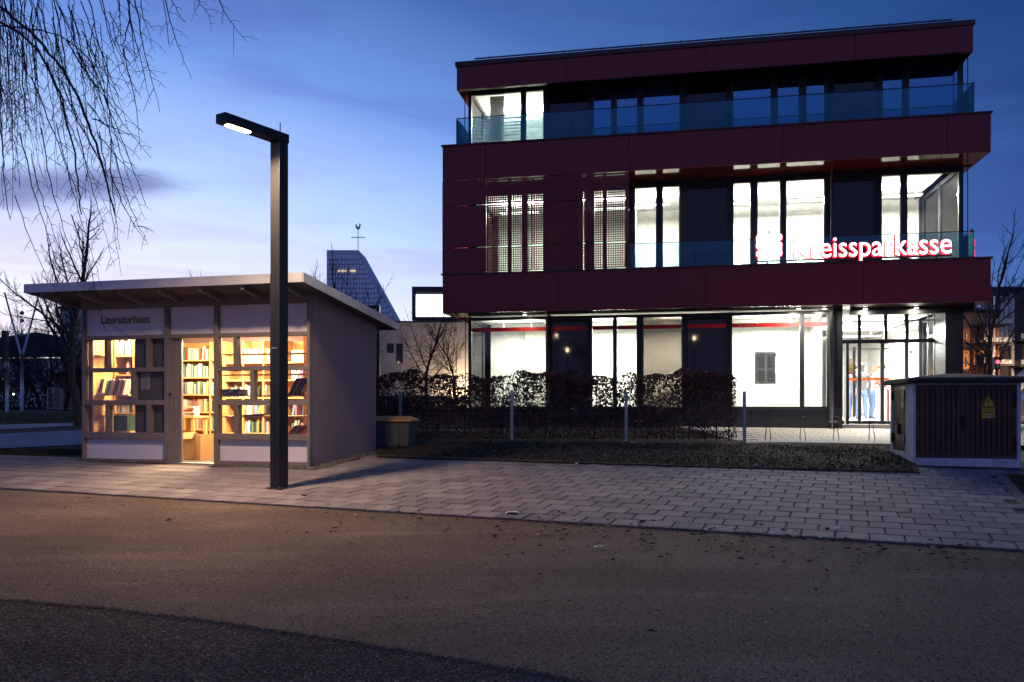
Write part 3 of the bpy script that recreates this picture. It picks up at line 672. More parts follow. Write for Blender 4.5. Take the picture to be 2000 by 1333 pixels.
# ================================================================== STREET LAMP
lx, ly = (545.5 - CX) / F * 10.8, 10.8; lz = gz(ly); ang = math.radians(32.4)
lamp = thing('street_lamp', 'tall dark rectangular street lamp with lit head in front of the hut', 'lamp', (lx, ly, lz), -ang)
# local: +x to the right front, +y away; the arm runs towards -y
ph = .95 + 528 / 150 - lz - .115
MB().box(-.085, .085, -.075, .075, 0, ph).obj('pole', LAMPM, lamp, bevel=.004)
MB().box(-.0865, -.0, -.0775, -.0752, .03, ph * .62).obj('cover_plate', LAMPM, lamp)
MB().box(-.06, .04, -.079, -.0752, 1.05 + .78, 1.05 + .80).obj('maker_plate', GALV, lamp)
arm = MB().box(-.088, .088, -.92, .09, ph, ph + .115).obj('arm', LAMPM, lamp, bevel=.004)
EML = mat('street_lamp_glow', (1, .85, .6), .5, emit=((1.0, .80, .50), 60))
cap_ = [(.052 * math.cos(math.radians(a)), (-.79 if a > 180 else -.53) + .052 * math.sin(math.radians(a)), ph - .006) for a in list(range(0, 181, 20)) + list(range(181, 361, 20))]
MB().prism(cap_, (0, 0, .004)).obj('light_panel', EML, lamp)
MB().box(-.075, .075, -.87, -.45, ph - .003, ph + .0005).obj('panel_frame', BLACK, lamp)
MB().tube([(.05, -.03, ph + .115), (.05, -.03, ph + .24)], .007, 6).obj('sensor_rod', BLACK, lamp)
MB().box(-.13, .13, -.12, .12, -.02, .030).obj('base_plate', LAMPM, lamp)
for bx0 in (-.108, .108):
    for by0 in (-.098, .098): MB().tube([(bx0, by0, .03), (bx0, by0, .05)], .012, 6).obj('bolt', GALV, lamp)
MB().box(-.0875, -.0855, -.045, .045, .45, .95).obj('service_hatch', LAMPM, lamp)
area('lamp_light', (0, -.66, ph - .03), .10, .34, 215, (1.0, .70, .42), parent=lamp, spread=140)

# ================================================================== BANK BUILDING
BK = Frame(-1.816, 21.62, .30, 11.1)
bw = BK.u(1936)                                   # width of the red bands
bank_b = BK.thing('bank_building', 'three storey bank building with dark red bands and brightly lit glass storeys', 'building')
def Z(z): return z - .30
GV, EV = 1.05, 2.15                                # glazing plane, entrance glazing plane
DEP = 11.0
gl0, gr0 = BK.u(915, GV), BK.u(1881, GV)
zb = dict(b1=(3.32, 4.35), b2=(6.77, 7.70), b3=(9.23, 9.96))
def part(name, boxes, m, parent=bank_b, bevel=0):
    mb = MB()
    for b in boxes: mb.box(*b)
    return mb.obj(name, m, parent, bevel=bevel)
def band(z0, z1, v0, u0, u1, seams, cop, coph=.06):
    us = [u0] + [BK.u(s_, v0) for s_ in seams] + [u1]
    for a, b in zip(us, us[1:]): part('cladding_panel', [(a + .007, b - .007, v0, v0 + .03, Z(z0), Z(z1))], CLAD)
    part('band_core', [(u0 + .03, u1 - .03, v0 + .031, v0 + .18, Z(z0) + .02, Z(z1) - .01)], BLACK)
    for uc in (u0, u1 - .03):                      # side cladding
        for k in range(3): part('cladding_panel', [(uc, uc + .03, v0 + .034 + k * 3.6, v0 + .028 + (k + 1) * 3.6, Z(z0), Z(z1))], CLAD)
    part('coping', [(u0 - .03, u1 + .03, v0 - .035, v0 + .30, Z(z1) + .003, Z(z1) + coph), (u0 - .03, u0 + .3, v0 + .30, DEP, Z(z1) + .003, Z(z1) + coph), (u1 - .3, u1 + .03, v0 + .30, DEP, Z(z1) + .003, Z(z1) + coph)], CLAD2)
band(3.32, 4.31, 0, 0, bw, (1090, 1378, 1687), 0, .04)
band(6.77, 7.66, 0, 0, bw, (948.6, 1229, 1528, 1850), 0, .04)
band(9.23, 9.84, .3, .3, bw - .28, (1107, 1379, 1670), 0, .12)
# slabs: soffits (glossy) underneath, white ceilings inside
for z in (3.32, 6.77, 9.50):
    v0 = .33 if z > 9 else .03; a = .33 if z > 9 else .03
    us = [a, 3.3, 6.7, 10.0, bw - a]
    for p, q in zip(us, us[1:]): part('soffit_panel', [(p + .003, q - .003, v0, GV - .002, Z(z) + .004, Z(z) + .03)], SOFF)
    part('soffit_panel', [(bw - .5, bw - a, GV + .2, DEP - .2, Z(z) + .006, Z(z) + .03)], SOFF)
    part('ceiling', [(gl0 + .05, gr0 - .02, GV + .06, DEP - .2, Z(z) + .006, Z(z) + .03)], CEIL)
    if z < 9:
        part('floor_slab', [(.2, bw - .2, .2, DEP - .1, Z(z) + .06, Z(z) + .40)], BLACK)
        part('balcony_floor', [(.2, bw - .2, .2, DEP - .1, Z(z) + .401, Z(z) + .42)], FLOORM)
    else: part('roof_slab', [(.4, bw - .4, .36, DEP - .1, Z(z) + .06, Z(z) + .50)], BLACK)
part('ground_floor', [(gl0, gr0, GV + .1, DEP, -.10, Z(.44))], mat('pale_stone_floor', (.50, .46, .40), .25, spec=.5))
# left wall stack next to the screens (band plane, storey 2)
TZ = [6.765, 6.10, 5.005, 4.355]
us0 = BK.u(950)
for a, b in zip(TZ, TZ[1:]): part('cladding_panel', [(.0, us0 - .008, .0, .03, Z(b) + (.012 if b > 4.4 else .004), Z(a) - .012)], CLAD)
for k in range(3): part('cladding_panel', [(0, .03, .034 + k * 3.6, .028 + (k + 1) * 3.6, Z(4.36), Z(6.76))], CLAD)
# perforated screens
sp = [950, 995, 1041, 1090, 1134, 1181, 1228.5]
for ci in range(6):
    for (a, b) in zip(TZ, TZ[1:]):
        u0, u1 = BK.u(sp[ci]) + .006, BK.u(sp[ci + 1]) - .004; z0, z1 = Z(b) + .014, Z(a) - .014
        mb = MB(); ww, hh_ = u1 - u0, z1 - z0; p = .0572; hs = .0275
        nc = int((ww - .05) / p); nr = int((hh_ - .03) / p); mu = (ww - nc * p) / 2; mz = (hh_ - nr * p) / 2
        e = (p - hs) / 2
        def rect(a0, a1, c0, c1):
            mb.poly([(a0, 0, c0), (a1, 0, c0), (a1, 0, c1), (a0, 0, c1)])
        rect(0, mu, 0, hh_); rect(ww - mu, ww, 0, hh_); rect(mu, ww - mu, 0, mz); rect(mu, ww - mu, hh_ - mz, hh_)
        for r_ in range(nr):
            zz0 = mz + r_ * p; rect(mu, ww - mu, zz0, zz0 + e); rect(mu, ww - mu, zz0 + p - e, zz0 + p)
            for c_ in range(nc + 1):
                x = mu + c_ * p; rect(x - (e if c_ else 0), x + (e if c_ < nc else 0), zz0 + e, zz0 + p - e)
        n = len(mb.f)
        o = mb.obj('perforated_screen', CLAD, bank_b); o.location = (u0, .012 if (ci % 2) else .004, z0)
        sd = o.modifiers.new('thickness', 'SOLIDIFY'); sd.thickness = .008; sd.offset = 1
# windows
def window(u0, u1, z0, z1, v, fw=.05, gm=GLASS, rail=None, name='window'):
    f = MB(); f.box(u0, u0 + fw, v - .03, v + .05, z0, z1).box(u1 - fw, u1, v - .03, v + .05, z0, z1).box(u0 + fw, u1 - fw, v - .03, v + .05, z0, z0 + fw).box(u0 + fw, u1 - fw, v - .03, v + .05, z1 - fw, z1)
    if rail: f.box(u0 + fw, u1 - fw, v - .03, v + .05, rail, rail + fw)
    w_ = f.obj(name, ANTH, bank_b)
    MB().box(u0 + fw, u1 - fw, v + .004, v + .012, z0 + fw, z1 - fw).obj('pane', gm, w_); return w_
def facade(z0, z1, glz, panels, posts, v=GV, gm=GLASS, dark=None, end=None):
    """glz: (px0, px1) clear glass extents, panels: dark infill, everything else frame"""
    for a, b in glz:
        u0, u1 = BK.u(a, v), BK.u(b, v); window(u0 - .05, u1 + .05, z0, z1, v, .05, (dark or {}).get(a, gm))
    for a, b in panels:
        u0, u1 = BK.u(a, v), BK.u(b, v)
        part('dark_panel', [(u0, u1, v + .01, v + .03, z0 + .06, z1 - .14)], DGLASS)
        part('panel_frame', [(u0 - .04, u0, v - .02, v + .05, z0, z1), (u1, u1 + .04, v - .02, v + .05, z0, z1), (u0, u1, v - .02, v + .05, z0, z0 + .06), (u0, u1, v - .02, v + .05, z1 - .14, z1)], BLACK)
    # opaque infill between the openings
    allx = sorted([(BK.u(a, v) - .05, BK.u(b, v) + .05) for a, b in glz] + [(BK.u(a, v) - .04, BK.u(b, v) + .04) for a, b in panels])
    cur = gl0
    for a, b in allx + [(end or gr0, end or gr0)]:
        if a - cur > .004: part('mullion', [(cur + .001, a - .001, v - .02, v + .10, z0, z1)], BLACK)
        cur = max(cur, b)
h1 = BK.z(1060, 621, GV); h2 = BK.z(1260, 364, GV); h3 = Z(9.38)
F1 = [(921, 1066), (1157, 1197), (1205, 1243), (1257, 1331), (1430, 1562), (1571, 1615)]
F1d = [(1077, 1147), (1343, 1419)]
s1 = BK.z(1300, 798, GV)
GREY = glass('grey_blind_glass', (.33, .31, .28), .03)
facade(s1, h1, F1, F1d, [], dark={1257: GREY}, end=BK.u(1622, GV) - .002)
def cut_right(lim):                              # remove the mullion that would cross the entrance
    pass
F2 = [(932, 992), (999, 1019), (1031, 1061), (1138, 1143), (1161, 1178), (1185, 1222), (1241, 1281), (1295, 1326), (1433, 1465), (1480, 1523), (1536, 1609), (1722, 1758), (1772, 1872)]
F2d = [(1066, 1133), (1341, 1420), (1628, 1708)]
facade(Z(3.76), h2, F2, F2d, [])
F3 = [(921, 1017), (1028, 1061), (1160, 1193), (1205, 1244), (1257, 1327), (1432, 1505), (1519, 1560), (1575, 1610), (1724, 1762), (1775, 1871)]
F3d = [(1073, 1150), (1341, 1418), (1630, 1710)]
facade(Z(7.21), h3, F3, F3d, [], gm=TGLASS, dark={921: GLASS, 1028: GLASS})
for z0, z1 in ((h2, 6.77), (h3, 9.50)): part('window_head', [(gl0, gr0, GV - .02, GV + .12, z0 + .001, Z(z1) + .003)], BLACK)
uE0, uE1 = BK.u(1618, GV), BK.u(1846, GV)
part('window_head', [(gl0, uE0, GV - .02, GV + .12, h1 + .001, h1 + .035)], BLACK)
for a, b in ((921, 1066), (1157, 1197), (1205, 1243), (1430, 1562), (1571, 1615)): part('top_light', [(BK.u(a, GV), BK.u(b, GV), GV + .01, GV + .016, h1 + .036, Z(3.32) + .003)], GLASS)
part('plinth', [(gl0, BK.u(1645, GV), GV - .06, GV + .12, -.35, s1 - .03)], mat('dark_plinth', (.028, .030, .032), .5)); part('window_sill', [(gl0, BK.u(1645, GV), GV - .09, GV + .12, s1 - .029, s1 - .001)], ANTH)
# corner piers
part('pier', [(BK.u(1622, GV), BK.u(1645, GV), GV - .05, GV + .35, s1, Z(3.32) + .002)], BLACK)
part('pier', [(BK.u(1846, GV), gr0, GV - .02, GV + .8, -.35, Z(3.32) + .002)], BLACK)
part('white_reveal', [(BK.u(1838, EV), BK.u(1846, EV) - .0, GV + .3, EV + .2, Z(.46), Z(3.28))], WHITEW)
# outer shell
part('rear_wall', [(gl0, gr0, DEP - .2, DEP - .02, -.35, Z(9.3))], BLACK)
part('side_wall', [(gr0 - .12, gr0 - .0, GV + 3.2, DEP - .2, -.35, Z(9.24))], BLACK)
part('side_wall', [(gl0 - .002, gl0 + .12, GV + 3.2, DEP - .2, -.35, Z(9.24))], BLACK)
for z0, z1 in ((s1, Z(3.32)), (Z(3.76), Z(6.77)), (Z(7.21), Z(9.50))):
    for uu_ in (gl0, gr0 - .06):
        for k in range(2):
            f = MB(); a, b = GV + .13 + k * 1.55, GV + 1.62 + k * 1.55
            f.box(uu_, uu_ + .06, a, a + .05, z0, z1).box(uu_, uu_ + .06, b - .05, b, z0, z1).box(uu_, uu_ + .06, a + .05, b - .05, z0, z0 + .05).box(uu_, uu_ + .06, a + .05, b - .05, z1 - .1, z1)
            w_ = f.obj('side_window', ANTH, bank_b); MB().box(uu_ + .02, uu_ + .028, a + .05, b - .05, z0 + .05, z1 - .1).obj('pane', GLASS, w_)
part('side_plinth', [(gl0, gl0 + .1, GV + .13, DEP, -.35, s1 - .002), (gr0 - .1, gr0, GV + .8, DEP, -.35, s1 - .002)], BLACK)
# interior partitions
def wall_(u0, u1, v0, v1, z0, z1): part('partition', [(u0, u1, v0, v1, z0, z1)], WHITEW)
ul = gl0 + .13; ur = gr0 - .13
wall_(ul, BK.u(1618, GV), GV + 2.2, GV + 2.3, Z(.45), Z(3.32)); wall_(BK.u(1066, GV) + .02, BK.u(1066, GV) + .12, GV + .15, GV + 2.19, Z(.45), Z(3.32)); wall_(BK.u(1425, GV), BK.u(1425, GV) + .08, GV + .15, GV + 2.19, Z(.45), Z(3.32))
wall_(ul, ur, GV + 3.4, GV + 3.5, Z(3.75), Z(6.77)); wall_(BK.u(1065, GV), BK.u(1065, GV) + .1, GV + .15, GV + 3.39, Z(3.75), Z(6.77)); wall_(BK.u(1715, GV), BK.u(1715, GV) + .08, GV + .15, GV + 3.39, Z(3.75), Z(6.77))
wall_(BK.u(1230, GV), BK.u(1230, GV) + .06, GV + .15, GV + 3.39, Z(3.75), Z(6.77)); wall_(BK.u(1327, GV) + .05, BK.u(1327, GV) + .13, GV + .15, GV + 3.39, Z(3.75), Z(6.77))
wall_(ul, ur, GV + 3.4, GV + 3.5, Z(7.20), Z(9.50)); wall_(BK.u(1066, GV), BK.u(1066, GV) + .1, GV + .15, GV + 3.39, Z(7.20), Z(9.50))
wall_(BK.u(1340, GV), BK.u(1340, GV) + .08, GV + .15, GV + 3.39, Z(7.20), Z(9.50)); wall_(BK.u(1715, GV), BK.u(1715, GV) + .08, GV + .15, GV + 3.39, Z(7.20), Z(9.50))
wall_(ul, ur, DEP - .5, DEP - .4, Z(.45), Z(3.32))
wall_(BK.u(1618, GV) - .1, BK.u(1618, GV), GV + .3, DEP - .5, Z(.45), Z(3.32))
for z0, z1 in ((.45, 3.32), (3.75, 6.77), (7.20, 9.50)):
    wall_(ur - .03, ur - .002, GV + 3.25, DEP - .5, Z(z0), Z(z1)); wall_(ul + .002, ul + .03, GV + 3.25, DEP - .5, Z(z0), Z(z1))
# interior lamps
COOL = (1.0, .97, .86)
EMC = mat('office_lamp_glow', (1, 1, .95), .5, emit=((1.0, .98, .90), 9))
def office(u0, u1, v0, v1, z, power, n=1, col=COOL):
    for i in range(n):
        uc = u0 + (u1 - u0) * (i + .5) / n; vc = (v0 + v1) / 2; l_ = (u1 - u0) / n
        h = part('ceiling_lamp', [(uc - l_ * .3, uc + l_ * .3, vc - .12, vc + .12, z - .28, z - .245), (uc - l_ * .2, uc - l_ * .2 + .01, vc, vc + .01, z - .245, z - .001), (uc + l_ * .2, uc + l_ * .2 + .01, vc, vc + .01, z - .245, z - .001)], CEIL)
        MB().box(uc - l_ * .29, uc + l_ * .29, vc - .11, vc + .11, z - .286, z - .2805).obj('diffuser', EMC, h)
        area('office_light', (uc, vc, z - .30), l_ * .58, .24, power / n * 1.35, col, parent=h)
        area('office_uplight', (uc, vc, z - .24), l_ * .58, .24, power / n * .5, col, (math.pi, 0, 0), parent=h)
office(ul, BK.u(1066, GV), GV + .5, GV + 1.9, Z(3.32), 62, 1)
office(BK.u(1070, GV) + .2, BK.u(1425, GV), GV + .5, GV + 1.9, Z(3.32), 330, 2)
office(BK.u(1430, GV) + .1, BK.u(1610, GV), GV + .5, GV + 1.9, Z(3.32), 190, 1)
office(BK.u(1630, GV), ur, EV + .5, EV + 3.0, Z(3.32), 620, 1, (1, .98, .96)); office(BK.u(1630, GV), ur, EV + 3.2, EV + 5, Z(3.32), 520, 1, (1, .98, .96))
for px_, v_ in ((1025, .6), (1560, .55), (1610, .6), (1690, .9), (1790, .9)):
    d_ = MB().tube([(BK.u(px_, v_), v_, Z(3.318)), (BK.u(px_, v_), v_, Z(3.30))], .07, 12).obj('downlight', BLACK, bank_b); MB().tube([(BK.u(px_, v_), v_, Z(3.299)), (BK.u(px_, v_), v_, Z(3.294))], .05, 12).obj('lens', EMC, d_)
    area('downlight_light', (BK.u(px_, v_), v_, Z(3.285)), .09, .09, 60 if px_ > 1100 else 8, (1, .90, .70), parent=d_)
office(ul, BK.u(1063, GV), GV + .4, GV + 3, Z(6.77), 200, 1); office(BK.u(1070, GV) + .1, BK.u(1325, GV), GV + .4, GV + 3, Z(6.77), 210, 1)
office(BK.u(1236, GV), BK.u(1325, GV), GV + .5, GV + 2.4, Z(6.77), 190, 1); office(BK.u(1335, GV) + .1, BK.u(1710, GV), GV + .4, GV + 3, Z(6.77), 1100, 2); office(BK.u(1720, GV) + .1, ur, GV + .4, GV + 3, Z(6.77), 330, 1)
office(ul, BK.u(1063, GV), GV + .4, GV + 3, Z(9.50), 420, 1)
# red film stripe, information board
zr0 = BK.z(1500, 631, GV); sh = .105
for a, b in F1 + F1d:
    part('red_stripe', [(BK.u(a, GV) + .002, BK.u(b, GV) - .002, GV - .006, GV - .001, zr0 - sh, zr0)], REDSTRIPE)
PINK = mat('pale_red_print', (.75, .25, .25), .5)
for px_ in (945, 1450):
    text_obj('lettering', 'Kreissparkasse', .05, PINK, bank_b, (BK.u(px_, GV), GV - .008, zr0 - .075), .001, .0)
    MB().box(-.03, .03, 0, .002, 0, .018).box(-.03, -.012, 0, .002, .018, .03).box(-.03, .03, 0, .002, .03, .042).tube([(0, 0, .056), (0, .002, .056)], .008, 8).obj('emblem', PINK, bank_b).location = (BK.u(px_ - 5, GV), GV - .009, zr0 - .083)
iu, iz = BK.u(1474, GV), BK.z(1474, 751, GV); iw = BK.u(1516, GV) - iu; ih = BK.z(1474, 687, GV) - iz
info = thing('information_board', 'grey information board with four sheets behind the right bank window', 'sign', BK.w(iu, GV + .06, iz), -BK.t)
MB().box(0, iw, 0, .004, 0, ih).obj('board', backlit('grey_board', (.42, .44, .43), .75), info); SHEET = backlit('sheet_paper', (.85, .84, .78), .8)
for i in range(2):
    for j in range(2):
        x0 = .05 + i * (iw / 2 - .01); z0 = .05 + j * (ih * .42)
        s_ = MB().box(x0, x0 + iw * .40, -.004, -.001, z0, z0 + ih * .38).obj('sheet', SHEET, info)
        m_ = MB()
        for k in range(7): m_.box(x0 + .02, x0 + iw * .36, -.006, -.0045, z0 + .04 + k * .035, z0 + .048 + k * .035)
        m_.obj('printed_lines', mat('grey_print', (.2, .2, .2), .6), s_)
text_obj('lettering', 'Information', .105, BLK, info, (.13, -.004, ih - .105), .001, .001)
MB().box(0, .05, 0, .002, 0, .014).box(0, .014, 0, .002, .014, .024).box(0, .05, 0, .002, .024, .036).box(.018, .032, 0, .002, .042, .056).obj('emblem', mat('emblem_red', (.6, .02, .02), .5), info).location = (.06, -.005, ih - .105)
# downpipes and guide rods
def pipe(px, v, z0, z1, r, m=PIPEM, name='downpipe'): MB().tube([(BK.u(px, v), v, z0), (BK.u(px, v), v, z1)], r, 8).obj(name, m, bank_b, smooth=True)
pipe(1071, GV - .08, s1, Z(3.32), .035, ANTH); pipe(1624, GV - .15, -.2, Z(3.32), .05, ANTH); pipe(1624, GV - .1, Z(4.5), Z(6.77), .032, PIPEM); pipe(1625, GV - .1, Z(7.4), Z(9.23), .032, PIPEM)
MB().box(BK.u(1618, GV) - .02, BK.u(1632, GV), GV - .25, GV - .05, s1 - .35, s1 - .30).obj('pipe_collar', GALV, bank_b)
for px_, z0, z1 in ((1890, 7.7, 9.23), (1890, 4.35, 6.77), (908, 7.7, 9.23), (909, .5, 3.32)):
    v = .55; MB().tube([(BK.u(px_, v), v, Z(z0)), (BK.u(px_, v), v, Z(z1))], .012, 5).tube([(BK.u(px_, v), v + .5, Z(z0)), (BK.u(px_, v), v + .5, Z(z1))], .012, 5).obj('guide_rod', BLACK, bank_b)
# glass balustrades
def balus(z, zt_, u0, u1, seams, v=.31):
    us = [u0] + [BK.u(s_, v) for s_ in seams] + [u1]
    for a, b in zip(us, us[1:]):
        MB().box(a + .006, b - .006, v, v + .014, z, zt_).obj('balustrade_glass', RGLASS, bank_b)
    MB().box(u0, u1, v - .006, v + .02, zt_ + .001, zt_ + .018).obj('handrail', BLACK, bank_b)
    return
balus(Z(7.66), BK.z(1400, 198, .31), BK.u(891, .31), BK.u(1903, .31), (1116, 1358, 1600, 1780))
balus(Z(4.31), BK.z(1400, 471, .31), BK.u(1230, .31), BK.u(1903, .31), (1358, 1672))
for px_, z0, z1 in ((891, 7.66, 8.5), (1903, 7.66, 8.5), (1903, 4.31, 5.02)):
    u = BK.u(px_, .31); 
    for k in range(2): MB().box(u - .007, u + .007, .33 + k * 1.7, 2.0 + k * 1.7, Z(z0), Z(z1)).obj('balustrade_glass', RGLASS, bank_b)
    MB().box(u - .012, u + .012, .33, 3.7, Z(z1) + .001, Z(z1) + .018).obj('handrail', BLACK, bank_b)
# safety rail on the roof
ra, rb = BK.u(927, .55), BK.u(1860, .55)
MB().tube([(ra, .55, Z(10.12)), (rb, .55, Z(10.12))], .022, 6).obj('roof_rail', PIPEM, bank_b)
for i in range(12):
    u = ra + .4 + (rb - ra - .8) * i / 11; MB().tube([(u, .55, Z(9.9)), (u, .55, Z(10.17))], .009, 5).obj('rail_stay', PIPEM, bank_b)
MB().tube([(ra - .1, .6, Z(9.95)), (ra - .18, .6, Z(10.1))], .012, 5).tube([(rb + .12, .6, Z(9.95)), (rb + .2, .6, Z(10.1))], .012, 5).obj('rail_end', BLACK, bank_b)
# entrance
zE0, zE1 = BK.z(1740, 826, EV), Z(3.318)
def eu(X): return BK.u(1620 + X / 5.125, EV)
def ez(Y): return BK.z(1740, 590 + Y / 5.125, EV)
for X0, X1, Y0, Y1 in ((283, 315, 100, 1218), (545, 577, 100, 375), (510, 545, 412, 1218), (753, 790, 100, 1218), (985, 990, 100, 1218), (1045, 1110, 100, 1218), (122, 130, 100, 1218)):
    part('door_post', [(eu(X0), eu(X1), EV - .04, EV + .05, ez(Y1), min(ez(Y0), zE1))], ANTH)
part('transom', [(eu(122), eu(1045), EV - .045, EV + .055, ez(412), ez(375))], ANTH); part('transom', [(eu(122), eu(1110), EV - .03, EV + .04, ez(196), ez(184))], ANTH)
part('threshold', [(eu(122), eu(1110), EV - .06, EV + .06, zE0 - .08, ez(1190))], ANTH); part('entrance_head', [(eu(122), eu(1300), GV - .02, GV + .1, Z(3.18), Z(3.32) + .001)], BLACK)
for X0, X1 in ((130, 283), (315, 510), (545, 753), (790, 985), (990, 1045)):
    part('door_pane' if X0 in (315, 545) else 'entrance_pane', [(eu(X0), eu(X1), EV, EV + .01, ez(1190), ez(412))], GLASS); part('entrance_pane', [(eu(X0), eu(X1), EV, EV + .01, ez(375), zE1)], GLASS)
part('orange_film', [(eu(165), eu(283) - .003, EV - .008, EV - .002, ez(785), ez(760)), (eu(315), eu(510), EV - .008, EV - .002, ez(785), ez(760)), (eu(545), eu(600), EV - .008, EV - .002, ez(785), ez(760))], mat('orange_film', (.85, .16, .03), .5))
part('blue_sticker', [(eu(798), eu(830), EV - .008, EV - .002, ez(518), ez(488))], mat('sticker_blue', (.03, .12, .55), .5))
part('door_sensor', [(eu(492), eu(578), EV - .16, EV - .046, ez(420), ez(402))], BLACK)
part('inner_post', [(eu(185), eu(215), EV + 1.5, EV + 1.6, ez(1165), zE1), (eu(355), eu(385), EV + 1.5, EV + 1.6, ez(1165), ez(412))], ANTH)
part('inner_transom', [(eu(130), eu(750), EV + 1.5, EV + 1.58, ez(440), ez(425))], GALV)
# poster stand, counter, red wall inside, hanging panel
pst = thing('poster', 'colourful advertising poster on the left inside the bank entrance', 'poster', BK.w(eu(165), EV + .25, ez(720)), -BK.t)
pw_, ph_ = eu(258) - eu(165), ez(560) - ez(720)
MB().box(0, pw_, 0, .01, 0, ph_).obj('sheet', mat('poster_yellow', (.60, .42, .05), .5, noise=22, col2=(.10, .05, .01)), pst)
MB().box(0, pw_, -.002, -.0005, 0, ph_ * .10).obj('red_footer', REDSTRIPE, pst); MB().box(0.02, pw_ - .02, -.002, -.0005, ph_ * .62, ph_ * .95).obj('white_picture', mat('poster_cream', (.7, .62, .5), .5, noise=30, col2=(.35, .12, .05)), pst)
ORW = mat('orange_wall', (.55, .12, .05), .5); LWOOD = mat('beech_wall', (.66, .42, .26), .5)
sg = thing('totem_sign', 'tall dark advertising stele with red back left of the bank door', 'sign', BK.w(eu(128), EV - .5, zE0 - .06), -BK.t)
MB().box(0, .07, 0, .28, 0, 2.1).obj('body', BLACK, sg); MB().box(.071, .078, .02, .26, .05, 1.35).obj('red_face', REDSTRIPE, sg); MB().box(-.02, .14, -.05, .33, -.02, 0).obj('foot', BLACK, sg)
fz = Z(.45)
ctr = thing('service_counter', 'white curved service counter with red wall panel in the bank hall', 'counter', BK.w(BK.u(1706, EV + 5.3), EV + 5.3, .45 - .30), -BK.t)
MB().prism([(-.15, 0, 0), (.9, 0, 0), (1.0, 0, 1.02), (-.02, 0, 1.08), (-.12, 0, .6)], (0, .5, 0)).obj('body', mat('white_counter', (.75, .75, .76), .3), ctr)
MB().box(-.1, 1.1, -.08, .6, 1.09, 1.13).obj('top', mat('white_counter'), ctr)
part('wood_panel', [(BK.u(1651, EV + 6), BK.u(1674, EV + 6), EV + 6.0, EV + 6.08, fz, Z(2.25))], LWOOD); part('red_panel', [(BK.u(1703, EV + 6), BK.u(1722, EV + 6), EV + 6.0, EV + 6.08, fz + .9, Z(2.2))], ORW)
part('orange_panel', [(BK.u(1733, EV + .6), BK.u(1737, EV + .6), EV + .6, EV + .66, fz, Z(1.35))], ORW)
part('pinboard', [(BK.u(1734, EV + 2.8), BK.u(1752, EV + 2.8), EV + 2.8, EV + 2.83, Z(1.35), Z(2.1))], mat('pinboard_prints', (.55, .5, .45), .5, noise=14, col2=(.40, .10, .06)))
# office chairs and pictures upstairs
def office_chair(px, v, z, lab):
    c = thing('office_chair', lab, 'chair', BK.w(BK.u(px, v), v, z - .0), -BK.t + .5)
    MB().box(-.24, .24, -.24, .24, .44, .52).obj('seat', BLACK, c, bevel=.03); MB().prism([(-.21, .22, .55), (.21, .22, .55), (.19, .30, 1.12), (-.19, .30, 1.12)], (0, .05, 0)).obj('backrest', BLACK, c, bevel=.02)
    MB().tube([(0, 0, .08), (0, 0, .44)], .03, 8).obj('column', BLACK, c)
    m_ = MB()
    for k in range(5): a = k * 1.257; m_.tube([(0, 0, .09), (.28 * math.cos(a), .28 * math.sin(a), .05)], .02, 5)
    m_.obj('star_base', BLACK, c)
office_chair(1785, 2.6, Z(3.75), 'black office chair behind the lit window above the right of the letters')
office_chair(1886, 2.4, Z(3.75), 'black office chair at the right corner of the lit second storey')
part('door_leaf_frame', [(BK.u(1793, 4.8), BK.u(1796, 4.8), 4.75, 4.84, Z(3.75), Z(6.2)), (BK.u(1806, 4.8), BK.u(1809, 4.8), 4.75, 4.84, Z(3.75), Z(6.35))], ANTH)
part('grey_locker', [(BK.u(1797, 4.8), BK.u(1806, 4.8), 4.70, 4.84, Z(3.75), Z(6.25))], mat('grey_locker', (.25, .27, .25), .5))
part('wall_cabinet', [(BK.u(1838, 3.4), BK.u(1866, 3.4), 3.3, 3.9, Z(3.75), Z(6.55))], mat('grey_green_cabinet', (.42, .43, .38), .6))
m_ = MB()
for j in range(2):
    for i in range(7):
        for k in range(2): m_.box(BK.u(1540, 4.5) + i * .075, BK.u(1540, 4.5) + i * .075 + .05, 3.9 + .0, 3.94, Z(6.45) - j * .33 - k * .05, Z(6.45) - j * .33 - k * .05 + .02)
m_.obj('lamp_grid', mat('grey_grid', (.35, .38, .40), .5), bank_b)
part('frosted_stripes', [(BK.u(921, GV) + .01, BK.u(1017, GV) - .01, GV + .02, GV + .022, BK.z(970, 232 + k * 6.5, GV) - .032, BK.z(970, 232 + k * 6.5, GV)) for k in range(8)], mat('frosted_film', (.70, .72, .70), .8))
part('frosted_stripes', [(BK.u(1257, GV) + .01, BK.u(1327, GV) - .01, GV + .02, GV + .022, BK.z(1290, 214 + k * 6.5, GV) - .03, BK.z(1290, 214 + k * 6.5, GV)) for k in range(6)], mat('frosted_film'))
text_obj('lettering', 'Hausarztpraxis', .15, mat('white_film', (.8, .82, .8), .6), bank_b, (BK.u(948, GV), GV - .004, BK.z(960, 268, GV)), .001, .001)
part('blind_or_sky_sheet', [(BK.u(955, GV), BK.u(983, GV), GV + .12, GV + .13, Z(7.25), h3 - .06)], mat('blind_fabric', (.72, .70, .60), .8))
part('blind_or_sky_sheet', [(BK.u(1160, GV), BK.u(1193, GV), GV + .10, GV + .11, Z(7.25), h3 - .06), (BK.u(1205, GV), BK.u(1244, GV), GV + .10, GV + .11, Z(7.25), h3 - .06), (BK.u(1257, GV), BK.u(1315, GV), GV + .10, GV + .11, Z(7.25), h3 - .06)], mat('grey_blind', (.62, .66, .74), .8))
